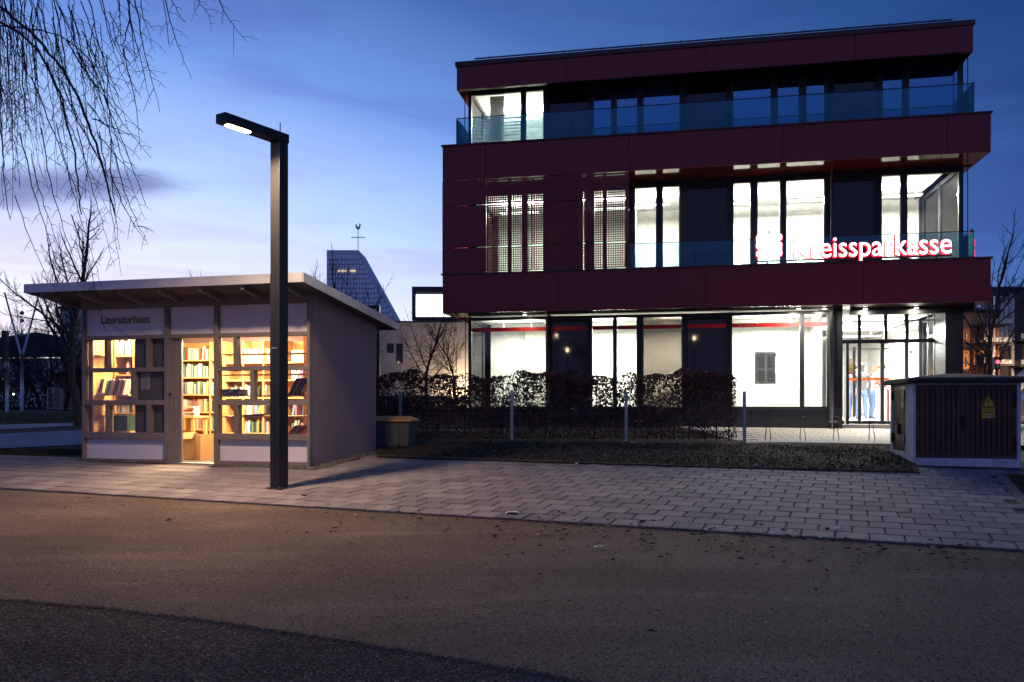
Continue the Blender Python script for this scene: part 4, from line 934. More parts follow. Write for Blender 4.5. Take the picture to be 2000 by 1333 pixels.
for a_, b_ in F3[5:]: part('blind_or_sky_sheet', [(BK.u(a_, GV), BK.u(b_, GV), GV + .10, GV + .11, Z(7.25), h3 - .06)], mat('mirrored_sky_blue', (.16, .30, .52), .7))  # invented sheets; their blue paints the mirrored sky into the top panes
part('curtain_panel', [(BK.u(1000, GV), BK.u(1060, GV), GV + 2.0, GV + 2.02, s1, Z(3.2))], mat('blind_fabric', (.72, .70, .60), .8))
# lanterns across the path, seen mirrored in the dark panes
def mirrored(px, py, dist, v=GV + .01):
    d = Vector(((px - CX) / F, 1, (HY - py) / F)); o = Vector((0, 0, CAMZ)); n_ = Vector((BK.s, BK.c, 0)); q = Vector((BK.ox, BK.oy, 0)) + n_ * v
    t_ = (q - o).dot(n_) / d.dot(n_); h = o + d * t_; rf = (d - 2 * d.dot(n_) * n_).normalized(); return h + rf * dist
for px_, py_, dist, lab, c_ in ((1108, 684, 42, 'lantern across the path mirrored in the left dark bank pane', 'old_lantern'), (1356, 661, 46, 'lantern across the path mirrored in the middle dark bank pane', 'old_lantern'), (1087, 656, 60, 'farther lantern across the path, mirrored higher in the left dark pane', 'old_lantern')):
    p = mirrored(px_, py_, dist); t_ = thing(c_, lab, 'lamp', (p.x, p.y, gz(p.y)), 0, 'lanterns across the path behind the viewer'); zz_ = p.z - gz(p.y)
    MB().tube([(0, 0, 0), (0, 0, zz_ - .2)], .04, 6).obj('pole', BLACK, t_); MB().sphere((0, 0, zz_), .17, 10, 8, 0, (.8, .8, 1.1)).obj('globe', mat('lantern_glow', (1, .9, .7), .5, emit=((1, .78, .50), 30)), t_)
# ---- letters on the balcony
RS = mat('red_letter_side', (.75, .01, .03), .4, emit=((1.0, .02, .05), 1.6))
WFACE = mat('white_letter_face', (1, .9, .9), .5, emit=((1.0, .86, .84), 5.0))
sv = .10
sgn = thing('illuminated_sign', 'glowing red edged bank lettering standing on the middle balcony', 'sign', BK.w(BK.u(1478, sv), sv, 4.36 - .30), -BK.t)
def su(px): return BK.u(px, sv) - BK.u(1478, sv)
def sz(px, py): return BK.z(px, py, sv) - Z(4.36) - 0 + 0
zl0 = sz(1650, 502) ; capH = .50
fs = text_mesh('Kreissparkasse', .72, .035, -.002); fs.transform(Matrix.Rotation(math.pi / 2, 4, 'X'))
xs_ = [v.co.x for v in fs.vertices]; wd = su(1858) - su(1551); k = wd / (max(xs_) - min(xs_)); mnx = min(xs_)
for v in fs.vertices: v.co.x = (v.co.x - mnx) * k
fs.materials.clear(); fs.materials.append(WFACE); fs.materials.append(RS)
for p in fs.polygons: p.material_index = 0 if p.normal.y < -.9 else 1
lo = bpy.data.objects.new('lettering', fs); COL.objects.link(lo); lo.parent = sgn; lo.location = (su(1551), 0, zl0)
# red halo rim behind the letters
fr = text_mesh('Kreissparkasse', .72, .012, .016); fr.transform(Matrix.Rotation(math.pi / 2, 4, 'X'))
for v in fr.vertices: v.co.x = (v.co.x - mnx) * k
fr.materials.clear(); fr.materials.append(RS)
lr = bpy.data.objects.new('letter_rim', fr); COL.objects.link(lr); lr.parent = sgn; lr.location = (su(1551), .045, zl0)
def rbox(mb, x0, x1, z0, z1, r, y0, y1, mi=0):
    pts = []
    for cx_, cz_, a0 in ((x1 - r, z0 + r, -90), (x1 - r, z1 - r, 0), (x0 + r, z1 - r, 90), (x0 + r, z0 + r, 180)):
        for q in range(4): a = math.radians(a0 + q * 30); pts.append((cx_ + r * math.cos(a), y0, cz_ + r * math.sin(a)))
    mb.prism(pts, (0, y1 - y0, 0), mi)
x0, x1 = su(1478), su(1527); zA, zB = sz(1500, 501), sz(1500, 459); hh_ = (zB - zA)
em = MB(); rim = MB()
seg = [(x0, x1, zA, zA + hh_ * .26), (x0, x1, zA + hh_ * .37, zA + hh_ * .63), (x0, x1, zA + hh_ * .74, zB)]
for a, b, c, d in seg: rbox(em, a, b, c, d, .05, -.03, .03)
em.box(x0 + .005, x0 + .13, -.028, .028, zA + hh_ * .60, zA + hh_ * .77); em.box(x1 - .13, x1 - .005, -.028, .028, zA + hh_ * .24, zA + hh_ * .40)
em.tube([((x0 + x1) / 2, -.03, zB + .20), ((x0 + x1) / 2, .03, zB + .20)], .10, 14)
em.obj('emblem', WFACE, sgn)
for a, b, c, d in seg: rbox(rim, a - .02, b + .02, c - .02, d + .02, .06, .032, .05)
rim.tube([((x0 + x1) / 2, .032, zB + .20), ((x0 + x1) / 2, .05, zB + .20)], .12, 14); rim.box((x0 + x1) / 2 - .02, (x0 + x1) / 2 + .02, .03, .05, zB, zB + .08); rim.obj('emblem_rim', RS, sgn)
mb = MB().box(su(1478), su(1862), .055, .085, zl0 - .05, zl0 - .02)
for px_ in (1499, 1672, 1832): mb.box(su(px_) - .02, su(px_) + .02, .05, .09, -.02, zl0 - .03)
mb.obj('mounting_rail', BLACK, sgn)
sg2 = thing('side_sign', 'small glowing red edged emblem sign on the right side of the balcony', 'sign', BK.w(BK.u(1903, .5) + .06, .8, 4.36 - .3), -BK.t)
MB().box(0, .05, 0, .5, .05, .30).box(0, .05, 0, .5, .38, .55).box(0, .05, .2, .35, .65, .78).obj('emblem', RS, sg2)
MB().box(-.03, -.001, .0, .04, -.02, .8).obj('bracket', BLACK, sg2)

# people in the bank
def person(name, label, px, v, rz, joints, radii, edges, mats_fn, hgt=1.72, extra=None):
    t_ = thing(name, label, 'person', BK.w(BK.u(px, v), v, .45 - .30), rz)
    me = bpy.data.meshes.new('body'); me.from_pydata(joints, edges, []); o = bpy.data.objects.new('body', me); COL.objects.link(o)
    md = o.modifiers.new('s', 'SKIN'); md.use_smooth_shade = True
    for i, r in enumerate(radii): me.skin_vertices[0].data[i].radius = (r, r) if isinstance(r, (int, float)) else r
    me.skin_vertices[0].data[0].use_root = True
    sb = o.modifiers.new('ss', 'SUBSURF'); sb.levels = 2; sb.render_levels = 2
    bpy.context.view_layer.update(); ev = bpy.data.meshes.new_from_object(o.evaluated_get(bpy.context.evaluated_depsgraph_get()))
    bpy.data.objects.remove(o)
    o = bpy.data.objects.new('body', ev); COL.objects.link(o); o.parent = t_
    ms, fn = mats_fn; ev.materials.clear()
    for m in ms: ev.materials.append(m)
    for p in ev.polygons: p.material_index = fn(p.center)
    return t_
SKIN = mat('skin', (.55, .33, .24), .5); HAIR = mat('dark_brown_hair', (.03, .017, .012), .6); JEANS = mat('blue_denim', (.06, .10, .20), .8, noise=30); CREAM = mat('cream_pullover', (.62, .42, .38), .8); JACKET = mat('dark_blue_jacket', (.03, .045, .06), .7); SHOE = mat('dark_shoe', (.02, .02, .02), .5); PINKB = mat('mauve_bag', (.25, .12, .14), .6)
# standing figure, local -y is the front; 0 pelvis 1 waist 2 chest 3 neck 4 head; legs; arms
def body(bend, arm, stride=.0):
    J = [(0, 0, .95), (0, -.02 * bend, 1.10), (0, -.10 * bend, 1.34), (0, -.17 * bend, 1.48), (0, -.24 * bend, 1.57), (0, -.27 * bend, 1.66)]
    Rr = [(.15, .12), (.135, .10), (.165, .11), .055, (.078, .09), (.075, .09)]
    E = [(0, 1), (1, 2), (2, 3), (3, 4), (4, 5)]
    for s_ in (-1, 1):
        n = len(J); yk = -.03 + s_ * stride
        J += [(s_ * .10, 0, .86), (s_ * .105, yk, .48), (s_ * .11, s_ * stride * 1.3 + .02, .09), (s_ * .12, s_ * stride * 1.3 - .13, .035)]
        Rr += [.095, .062, .042, .035]; E += [(0, n), (n, n + 1), (n + 1, n + 2), (n + 2, n + 3)]
        n = len(J); a = arm[0 if s_ < 0 else 1]
        J += [(s_ * .19, -.11 * bend, 1.38), (s_ * .25, -.11 * bend + a[0], 1.12), (s_ * .22 + a[3], a[1] - .11 * bend, a[2]), (s_ * .21 + a[3], a[1] - .11 * bend - .07, a[2] - .03)]
        Rr += [.055, .042, .032, .03]; E += [(2, n), (n, n + 1), (n + 1, n + 2), (n + 2, n + 3)]
    return J, Rr, E
def figure(label, px, v, rz, top, hair_len, bend, arm, bag=None):
    J, Rr, E = body(bend, arm)
    def fn(c):
        if c.z > 1.50: return 0
        if c.z < .085: return 3
        if c.z < .93 and abs(c.x) < .19: return 2
        if abs(c.x) > .15 and c.z < 1.02 and c.y < -.2: return 0
        return 1
    t_ = person('person', label, px, v, rz, J, Rr, E, ([SKIN, top, JEANS, SHOE], fn))
    hy = -.26 * bend
    h = MB().sphere((0, hy + .018, 1.665), .112, 12, 8, 0, (.92, 1.0, 1.02)); h.obj('hair', HAIR, t_, smooth=True)
    if hair_len: MB().sphere((0, hy + .06, 1.56), .10, 10, 6, 0, (.9, .6, 1.2)).obj('hair', HAIR, t_, smooth=True)
    MB().sphere((0, hy - .10, 1.62), .018, 6, 4, 0, (.7, 1, 1.3)).obj('nose', SKIN, t_)
    MB().sphere((-.035, hy - .092, 1.645), .011, 6, 4).sphere((.035, hy - .092, 1.645), .011, 6, 4).obj('eyes', BLK, t_)
    for s_ in (-1, 1):                                    # fingers
        a = arm[0 if s_ < 0 else 1]; hx, hy_, hz = s_ * .21 + a[3], a[1] - .11 * bend - .09, a[2] - .035
        f = MB()
        for k in range(4): f.tube([(hx + (k - 1.5) * .018, hy_, hz), (hx + (k - 1.5) * .019, hy_ - .04, hz - .012), (hx + (k - 1.5) * .019, hy_ - .065 + abs(k - 1.5) * .006, hz - .032)], [.010, .009, .007], 6)
        f.tube([(hx - s_ * .03, hy_ + .03, hz), (hx - s_ * .05, hy_ - .0, hz - .012)], [.011, .008], 6); f.obj('fingers', SKIN, t_)
    if bag:
        MB().box(.17, .27, -.02, .22, .74, 1.0).obj('bag', bag, t_, bevel=.03); MB().tube([(.2, .02, 1.0), (.12, -.02, 1.43), (-.1, .03, 1.42), (.2, .18, 1.0)], .01, 5).obj('bag_strap', BLK, t_)
    return t_
figure('dark haired person in a pale pink top bending to the counter with a black bag', 1702, EV + 4.3, math.radians(85), mat('pink_top', (.34, .15, .14), .8), True, 1.25, [(-.16, -.42, 1.10, .03), (-.14, -.40, 1.06, -.03)], BLK)
figure('person in a dark jacket and blue jeans standing further left behind the glass door', 1667, EV + 4.0, math.radians(150), JACKET, False, .5, [(.02, -.06, .86, 0), (-.05, -.2, .95, 0)])
figure('person in a charcoal coat with a mauve bag, seen from behind between the door posts', 1683, EV + 3.8, math.radians(165), mat('charcoal_coat', (.05, .045, .05), .8), True, .6, [(.02, -.06, .86, 0), (-.08, -.25, 1.0, 0)], PINKB)

# ================================================================== HEDGE, FENCE, BIN
FD = Vector((math.cos(math.radians(7)), -math.sin(math.radians(7))))
f0 = Vector((0, 17.3)); FN = Vector((-FD.y, FD.x))
fence = thing('mesh_fence', 'low grey wire mesh fence in front of the hedge', 'fence', (0, 17.3, gz(17.3)), -math.radians(7))
posts = [-4.75, -2.38, 0, 2.36, 4.72]
for x in posts: MB().box(x - .03, x + .03, -.03, .03, -.1, 1.03).box(x - .034, x + .034, -.034, .034, 1.031, 1.045).obj('post', GALV, fence)
for a, b in zip(posts, posts[1:]):
    m_ = MB(); k = int((b - a - .08) / .05)
    for i in range(k + 1): x = a + .04 + i * .05; m_.tube([(x, -.035, .03), (x, -.035, .98)], .0028, 3, cap=False)
    for i in range(6): z = .05 + i * .18; m_.tube([(a + .03, -.041, z), (b - .03, -.041, z)], .004, 4, cap=False)
    m_.obj('mesh_panel', mat('dull_wire', (.10, .10, .105), .6, .3), fence)
hedge = thing('hedge', 'clipped beech hedge with dry brown leaves in front of the bank windows', 'hedge', (0, 17.3, gz(17.5)), -math.radians(7))
h0, h1_ = -4.9, 4.60
rr = random.Random(11); lm = MB(); tw_ = MB()
def hedge_top(x): return 1.42 + .05 * math.sin(x * 2.1) + .04 * math.sin(x * 5.3 + 1) + .03 * math.sin(x * 11)
for i in range(33000):
    x = rr.uniform(h0, h1_); z = .05 + (hedge_top(x) - .05) * (1 - rr.random() ** 1.35 if rr.random() < .8 else rr.random())
    if math.sin(x * 6.6 + 1.3 * math.sin(z * 3)) * math.sin(z * 4.1 + x) > .35 and rr.random() < .62: continue
    if z < .34 and rr.random() < .55: continue
    y = .18 + rr.random() * .5; s_ = rr.uniform(.017, .033)
    d1 = Vector((rr.gauss(0, 1), rr.gauss(0, 1), rr.gauss(0, 1))).normalized(); d2 = d1.cross(Vector((rr.gauss(0, 1), rr.gauss(0, 1), rr.gauss(0, 1)))).normalized()
    c = Vector((x, y, z)); lm.poly([c - d1 * s_ * 1.5, c + d2 * s_ * .7 + d1 * .2 * s_, c + d1 * s_ * 1.5, c - d2 * s_ * .7])
tag(lm.obj('foliage', LEAFB, hedge), kind='stuff')
x = h0
while x < h1_:
    p = Vector((x, .42 + rr.uniform(-.08, .08), -.05)); pts = [p.copy()]; H = hedge_top(x) * rr.uniform(.85, 1.0)
    for k in range(7): p = p + Vector((rr.uniform(-.03, .03), rr.uniform(-.02, .02), H / 7)); pts.append(p.copy())
    tw_.tube(pts, [.014 - .0016 * k for k in range(8)], 5, cap=False)
    for _ in range(16):
        q = pts[rr.randrange(1, 8)]; d = Vector((rr.uniform(-1, 1), rr.uniform(-.7, .7), rr.uniform(.1, 1))).normalized() * rr.uniform(.12, .34)
        tw_.tube([q, q + d * .6, q + d + Vector((0, 0, .03))], [.004, .003, .002], 3, cap=False)
    x += rr.uniform(.20, .34)
for i in range(26):                               # long shoots above the clipped top
    x = rr.uniform(h0, h1_); z = hedge_top(x) - .05; tw_.tube([(x, .4, z), (x + rr.uniform(-.05, .05), .4, z + .1), (x + rr.uniform(-.1, .1), .4, z + rr.uniform(.12, .28))], [.003, .002, .001], 3, cap=False)
tag(tw_.obj('stems', BARK, hedge), kind='stuff')
bx_, by_ = P(772, 876)
bn_ = thing('grit_bin', 'grey grit bin with arched yellow lid beside the hut', 'bin', (bx_ - .1, by_ + .1, gz(by_) + .04), -math.radians(7))
m_ = MB(); a, b = .46, .40
m_.v = [(-a + .03, -.28, 0), (a - .05, -.28, 0), (a - .05, .28, 0), (-a + .03, .28, 0), (-a - .03, -.33, .47), (a, -.33, .47), (a, .33, .47), (-a - .03, .33, .47)]
m_.f = [(0, 3, 2, 1), (0, 1, 5, 4), (1, 2, 6, 5), (2, 3, 7, 6), (3, 0, 4, 7), (4, 5, 6, 7)]; m_.m = [0] * 6
m_.obj('tub', BINM, bn_, bevel=.02)
m_ = MB(); pr = [(-a - .06, -.37, .472), (a + .03, -.37, .472), (a + .03, .37, .472), (-a - .06, .37, .472), (-a - .06, -.37, .50), (a + .03, -.37, .50), (a + .03, .37, .50), (-a - .06, .37, .50), (-a + .06, -.2, .575), (a - .10, -.2, .575), (a - .10, .2, .575), (-a + .06, .2, .575)]
m_.v = pr; m_.f = [(0, 1, 5, 4), (1, 2, 6, 5), (2, 3, 7, 6), (3, 0, 4, 7), (4, 5, 9, 8), (5, 6, 10, 9), (6, 7, 11, 10), (7, 4, 8, 11), (8, 9, 10, 11), (0, 3, 2, 1)]; m_.m = [0] * 10
m_.obj('lid', ORM, bn_, bevel=.012)
m_ = MB()
for x in (-.25, 0, .22): m_.box(x - .02, x + .02, -.345, -.285, .04, .44)
m_.obj('ribs', BINM, bn_)
# bike racks
rk = None
for i, px_ in enumerate((1500, 1568, 1633, 1703)):
    x, y = P(px_, 867)
    lab = ['bent steel bicycle stand nearest the fence post', 'bent steel bicycle stand, second from the fence', 'bent steel bicycle stand in front of the downpipe', 'bent steel bicycle stand in front of the glass door, next to the cabinet'][i]
    if rk is None:
        rk = thing('bicycle_stand', lab, 'bicycle stand', (x, y, gz(y) + .055), -.3, 'bicycle stands on the bank forecourt')
        m_ = MB(); l = []
        for s_ in (-1, 1):
            l.append([(s_ * .05, .0, 0), (s_ * .055, .0, .08), (s_ * .035, .10, .22), (s_ * .035, .10, .36), (s_ * .05, .02, .46)])
        top = [(-.04, .01, .485), (0, .0, .50), (.04, .01, .485)]
        m_.tube(l[0] + top + l[1][::-1], .009, 8); m_.obj('hoop', ANTH, rk, smooth=True); MB().box(-.07, .07, -.03, .03, -.005, .006).obj('foot_plate', GALV, rk)
    else: dup(rk, (x, y, gz(y) + .055), None, lab)

# ================================================================== ELECTRICITY CABINET
CB = Frame(6.378, 13.18, gz(13.18) - .02, 12)
cab = CB.thing('electrical_cabinet', 'concrete electricity cabinet with brown louvred doors and yellow warning signs', 'cabinet')
cwid = CB.u(1994); cz = CB.z(1790, 749); cd = 1.55
LOW = -.25
mb = MB(); px1 = CB.u(1789)
mb.box(0, px1, 0, .10, LOW, cz).box(CB.u(1987), cwid, 0, .10, LOW, cz).box(px1, CB.u(1987), 0, .10, LOW, CB.z(1890, 896)).box(px1, CB.u(1987), .0, .10, cz - .03, cz)
mb.box(0, .06, .10, .50, LOW, cz).box(0, .06, 1.40, cd, LOW, cz).box(0, .06, .50, 1.40, LOW, CB.z(1763, 884, .5)).box(cwid - .06, cwid, .10, cd, LOW, cz).box(.06, cwid - .06, cd - .06, cd, LOW, cz).box(0, .06, .5, 1.4, cz - .03, cz)
mb.obj('concrete_body', CONC, cab, bevel=.004)
# front doors with louvre ribs
d0, d1 = px1 + .004, CB.u(1987) - .004; zd0, zd1 = CB.z(1890, 895) , cz - .034; dm = d0 + (d1 - d0) * .5
for a, b in ((d0, dm - .004), (dm + .004, d1)):
    dd = MB().box(a, b, .050, .075, zd0, zd1).box(a, b, .030, .050, zd0, zd0 + .06).box(a, b, .030, .050, zd1 - .05, zd1).box(a, a + .055, .030, .050, zd0 + .06, zd1 - .05).box(b - .055, b, .030, .050, zd0 + .06, zd1 - .05).obj('door', BROWNM, cab)
    nrib = 8; st_ = (b - a - .11) / nrib
    for i in range(nrib): 
        x = a + .055 + i * st_ + st_ * .16; MB().box(x, x + st_ * .68, .022, .0495, zd0 + .065, zd1 - .055).obj('louvre', BROWNM, dd)
MB().box(dm - .055, dm - .015, .0, .03, CB.z(1888, 837), CB.z(1888, 812)).obj('latch', BLACK, cab)
for x in (d0 + .01, d1 - .03):
    for z in (zd0 + .10, zd1 - .35): MB().box(x, x + .02, .005, .03, z, z + .22).obj('hinge', BLACK, cab)
for v0, v1 in ((.51, .945), (.955, 1.39)):
    dd = MB().box(.02, .04, v0, v1, CB.z(1763, 883, .5), cz - .033).obj('side_door', mat('brown_side_door', (.13, .085, .055), .35, .2), cab); 
    for i in range(8): v = v0 + .03 + i * .05; MB().box(.012, .02, v, v + .03, CB.z(1763, 883, .5) + .05, cz - .08).obj('louvre', mat('brown_side_door'), dd)
for v in (.50, 1.36):
    for z in (CB.z(1763, 868, .5), CB.z(1763, 782, .5)): MB().box(-.02, .012, v, v + .05, z, z + .16).obj('hinge', BLACK, cab)
MB().box(-.03, .01, .90, .95, .48, .66).obj('latch', BLACK, cab)
m_ = MB(); ov = .10; zc = cz + .002
base_ = [(-ov, -ov), (cwid + ov, -ov), (cwid + ov, cd + ov), (-ov, cd + ov)]
ins = [(-ov + .06, -ov + .06), (cwid + ov - .06, -ov + .06), (cwid + ov - .06, cd + ov - .06), (-ov + .06, cd + ov - .06)]
tp = [(cwid * .42, cd * .42), (cwid * .58, cd * .42), (cwid * .58, cd * .58), (cwid * .42, cd * .58)]
m_.v = [(x, y, zc) for x, y in base_] + [(x, y, zc + .07) for x, y in base_] + [(x, y, zc + .095) for x, y in ins] + [(x, y, zc + .17) for x, y in tp]
m_.f = [(0, 3, 2, 1)] + [(k + i, k + (i + 1) % 4, k + 4 + (i + 1) % 4, k + 4 + i) for k in (0, 4, 8) for i in range(4)] + [(12, 13, 14, 15)]; m_.m = [0] * len(m_.f)
m_.obj('lid', mat('exposed_aggregate_lid', (.065, .052, .055), .9, 0, .2, 60, (120, .8, .01), None, (.035, .028, .03)), cab, bevel=.012)
# warning signs
wx = CB.u(1930.5, .015); wz_ = CB.z(1930, 795, .015)
tw2 = CB.u(1944, .015) - CB.u(1917, .015); hT = CB.z(1930, 775, .015) - CB.z(1930, 796.5, .015)
wt = cab
def tri(s_, y, m, nm, dz=0): MB().prism([(wx - tw2 / 2 * s_, y, wz_ + (1 - s_) * hT * .38 ), (wx + tw2 / 2 * s_, y, wz_ + (1 - s_) * hT * .38), (wx, y, wz_ + (1 - s_) * hT * .38 + hT * s_)], (0, .004, 0)).obj(nm, m, wt)
tri(1.12, .017, YELL, 'warning_triangle'); tri(1.0, .0125, BLK, 'triangle_border'); tri(.80, .008, YELL, 'triangle_field')
c = Vector((wx, .004, wz_ + hT * .42)); q = hT
MB().prism([(c.x + .02 * q, 0.003, c.z + .38 * q * .8), (c.x - .10 * q, .003, c.z - .02 * q), (c.x - .01 * q, .003, c.z - .02 * q), (c.x - .05 * q, .003, c.z - .30 * q), (c.x + .10 * q, .003, c.z + .06 * q), (c.x + .015 * q, .003, c.z + .06 * q), (c.x + .09 * q, .003, c.z + .30 * q)], (0, .004, 0)).obj('lightning_bolt', BLK, wt)
zz1, zz0 = CB.z(1930, 797.5, .015), CB.z(1930, 805.5, .015)
MB().box(wx - tw2 / 2, wx + tw2 / 2, .014, .0175, zz0, zz1).obj('warning_plate', YELL, wt)
text_obj('lettering', 'Hochspannung', .034, BLK, wt, (wx, .013, zz1 - .032), .0005, .0, 'CENTER'); text_obj('lettering', 'Lebensgefahr', .034, BLK, wt, (wx, .013, zz0 + .008), .0005, .0, 'CENTER')
zz1, zz0 = CB.z(1930, 807, .015), CB.z(1930, 817, .015)
MB().box(wx - tw2 / 2, wx + tw2 / 2, .014, .0175, zz0, zz1).obj('number_plate', YELL, wt)
text_obj('lettering', 'TS-Nr.', .034, BLK, wt, (wx - tw2 / 2 + .02, .013, zz0 + .03), .0005); MB().box(wx + .005, wx + tw2 / 2 - .02, .0115, .0138, zz0 + .02, zz1 - .02).obj('number_field', mat('pale_blue_plate', (.40, .48, .62), .5), wt)
text_obj('lettering', '828', .048, BLK, wt, (wx + .015, .0105, zz0 + .028), .0004)
MB().prism([(-.006, .62, CB.z(1752, 780, .8)), (-.006, .70, CB.z(1752, 780, .8)), (-.006, .66, CB.z(1752, 760, .8))], (.004, 0, 0)).prism([(-.006, .60, CB.z(1752, 797, .8)), (-.006, .72, CB.z(1752, 797, .8)), (-.006, .72, CB.z(1752, 783, .8)), (-.006, .60, CB.z(1752, 783, .8))], (.004, 0, 0)).obj('side_sign', YELL, cab)
MB().box(CB.u(1953), CB.u(1966), -.004, .0, CB.z(1960, 905), CB.z(1960, 901)).obj('name_badge', GALV, cab)

# ================================================================== BARE TREES
def branch(mbs, rr, p, d, ln, r, lvl, maxl, P_):
    n = max(3, int(4 + ln * 2)) if lvl == 0 else 4
    pts = [p.copy()]; rad = [r]; seg = ln / n; q = p.copy(); dd = d.copy()
    taper = P_.get('taper', .55)
    for i in range(n):
        dd = (dd + Vector((rr.gauss(0, P_['wob']), rr.gauss(0, P_['wob']), rr.gauss(0, P_['wob'])  + P_['up'] * (1 if lvl else .3)))).normalized()
        q = q + dd * seg; pts.append(q.copy()); rad.append(r * (1 - (1 - taper) * (i + 1) / n) if lvl < maxl else r * (1 - .7 * (i + 1) / n))
    mbs[0 if lvl == 0 else 1].tube(pts, rad, 8 if lvl == 0 else (5 if r > .012 else 3), cap=False)
    if lvl >= maxl: return
    kids = P_['kids'][min(lvl, len(P_['kids']) - 1)]
    for k in range(kids):
        t_ = (P_['start'] if lvl == 0 else .18) + (1 - (P_['start'] if lvl == 0 else .18)) * (k + rr.random() * .8) / kids
        i = min(n - 1, int(t_ * n)); f = t_ * n - i; b = pts[i].lerp(pts[i + 1], min(1, f)); bd_ = (pts[i + 1] - pts[i]).normalized()
        a = Vector((rr.gauss(0, 1), rr.gauss(0, 1), rr.gauss(0, 1))); a = (a - bd_ * a.dot(bd_)).normalized()
        ang_ = rr.uniform(*P_['ang']); nd_ = (bd_ * math.cos(ang_) + a * math.sin(ang_)).normalized()
        branch(mbs, rr, b, nd_, ln * rr.uniform(*P_['len']) * (1.15 - .45 * t_), max(rad[i] * P_['rk'], P_.get('rmin', .004)), lvl + 1, maxl, P_)
    branch(mbs, rr, pts[-1], dd, ln * P_['len'][1] * .8, max(rad[-1], P_.get('rmin', .004)), lvl + 1, maxl, P_)
def tree(label, x, y, h, r, seed, maxl=4, bark=BARK, group=None, z=None, **kw):
    P_ = dict(wob=.10, up=.06, kids=[6, 5, 4, 4], start=.35, ang=(.5, 1.0), len=(.45, .68), rk=.5); P_.update(kw)
    t_ = thing('bare_tree', label, 'tree', (x, y, gz(y) if z is None else z), 0, group); rr = random.Random(seed); mbs = (MB(), MB())
    th = h * P_.get('trunk', .5)
    branch(mbs, rr, Vector((0, 0, -.1)), Vector((rr.uniform(-.04, .04), 0, 1)).normalized(), th, r, 0, maxl, P_)
    mbs[0].obj('trunk', bark, t_, smooth=True); mbs[1].obj('crown', TWIG if r < .3 else bark, t_); return t_
x, y = P(153, 831); tree('large bare tree with a brown trunk just left of the hut', x, y, 6.6, .105, 21, 5, BARKL, len=(.42, .62), trunk=.50, start=.42, up=.07, kids=[6, 4, 4, 3, 3], rmin=.005, ang=(.5, 1.1), taper=.62, wob=.06)
tree('slender bare tree whose crown rises behind the middle of the hut roof', -8.6, 25.5, 5.6, .07, 33, 4, BARK, up=.10, kids=[6, 4, 4], start=.4, rmin=.005)
tree('small bare tree behind the thin branches of the large left tree', -14.7, 28.5, 5.0, .08, 35, 4, BARK, kids=[6, 4, 4], rmin=.006)
tree('bare tree with its tip against the dark slab behind the hut corner', -6.2, 34, 7.0, .10, 36, 4, BARK, kids=[6, 4, 4], rmin=.007)
tree('bare young tree in front of the church tower', -6.0, 30.0, 6.6, .09, 41, 4, BARKL, group=None, kids=[7, 4, 4], ang=(.4, .8), rmin=.006)
tree('bare tree in front of the pale wall between hut and bank', -3.05, 30.0, 4.9, .07, 43, 4, BARKL, kids=[8, 5, 3], start=.35, ang=(.7, 1.1), rmin=.005)
tree('thin bare tree close to the left corner of the bank', -1.95, 29, 4.6, .045, 47, 4, BARK, kids=[7, 5, 3], ang=(.4, .8), rmin=.005)
tree('bare tree leaning behind the hut side wall', -5.1, 27, 4.6, .07, 51, 4, BARKL, kids=[6, 4, 3], ang=(.5, 1.1), rmin=.005)
tree('tall bare tree in front of the glass fronted house at the right', 24.9, 43, 10.2, .15, 61, 4, BARK, kids=[8, 5, 3, 3], start=.25, rmin=.012, ang=(.4, .9))
tree('small round bare tree in front of the orange wall at the right', 27.0, 47, 5.6, .08, 63, 4, BARK, kids=[7, 4, 3, 3], start=.3, rmin=.010, ang=(.4, .8))
tree('bare tree cut by the right edge of the view', 28.5, 45, 9.5, .15, 67, 4, BARK, kids=[7, 4, 3, 3], start=.3, rmin=.012)

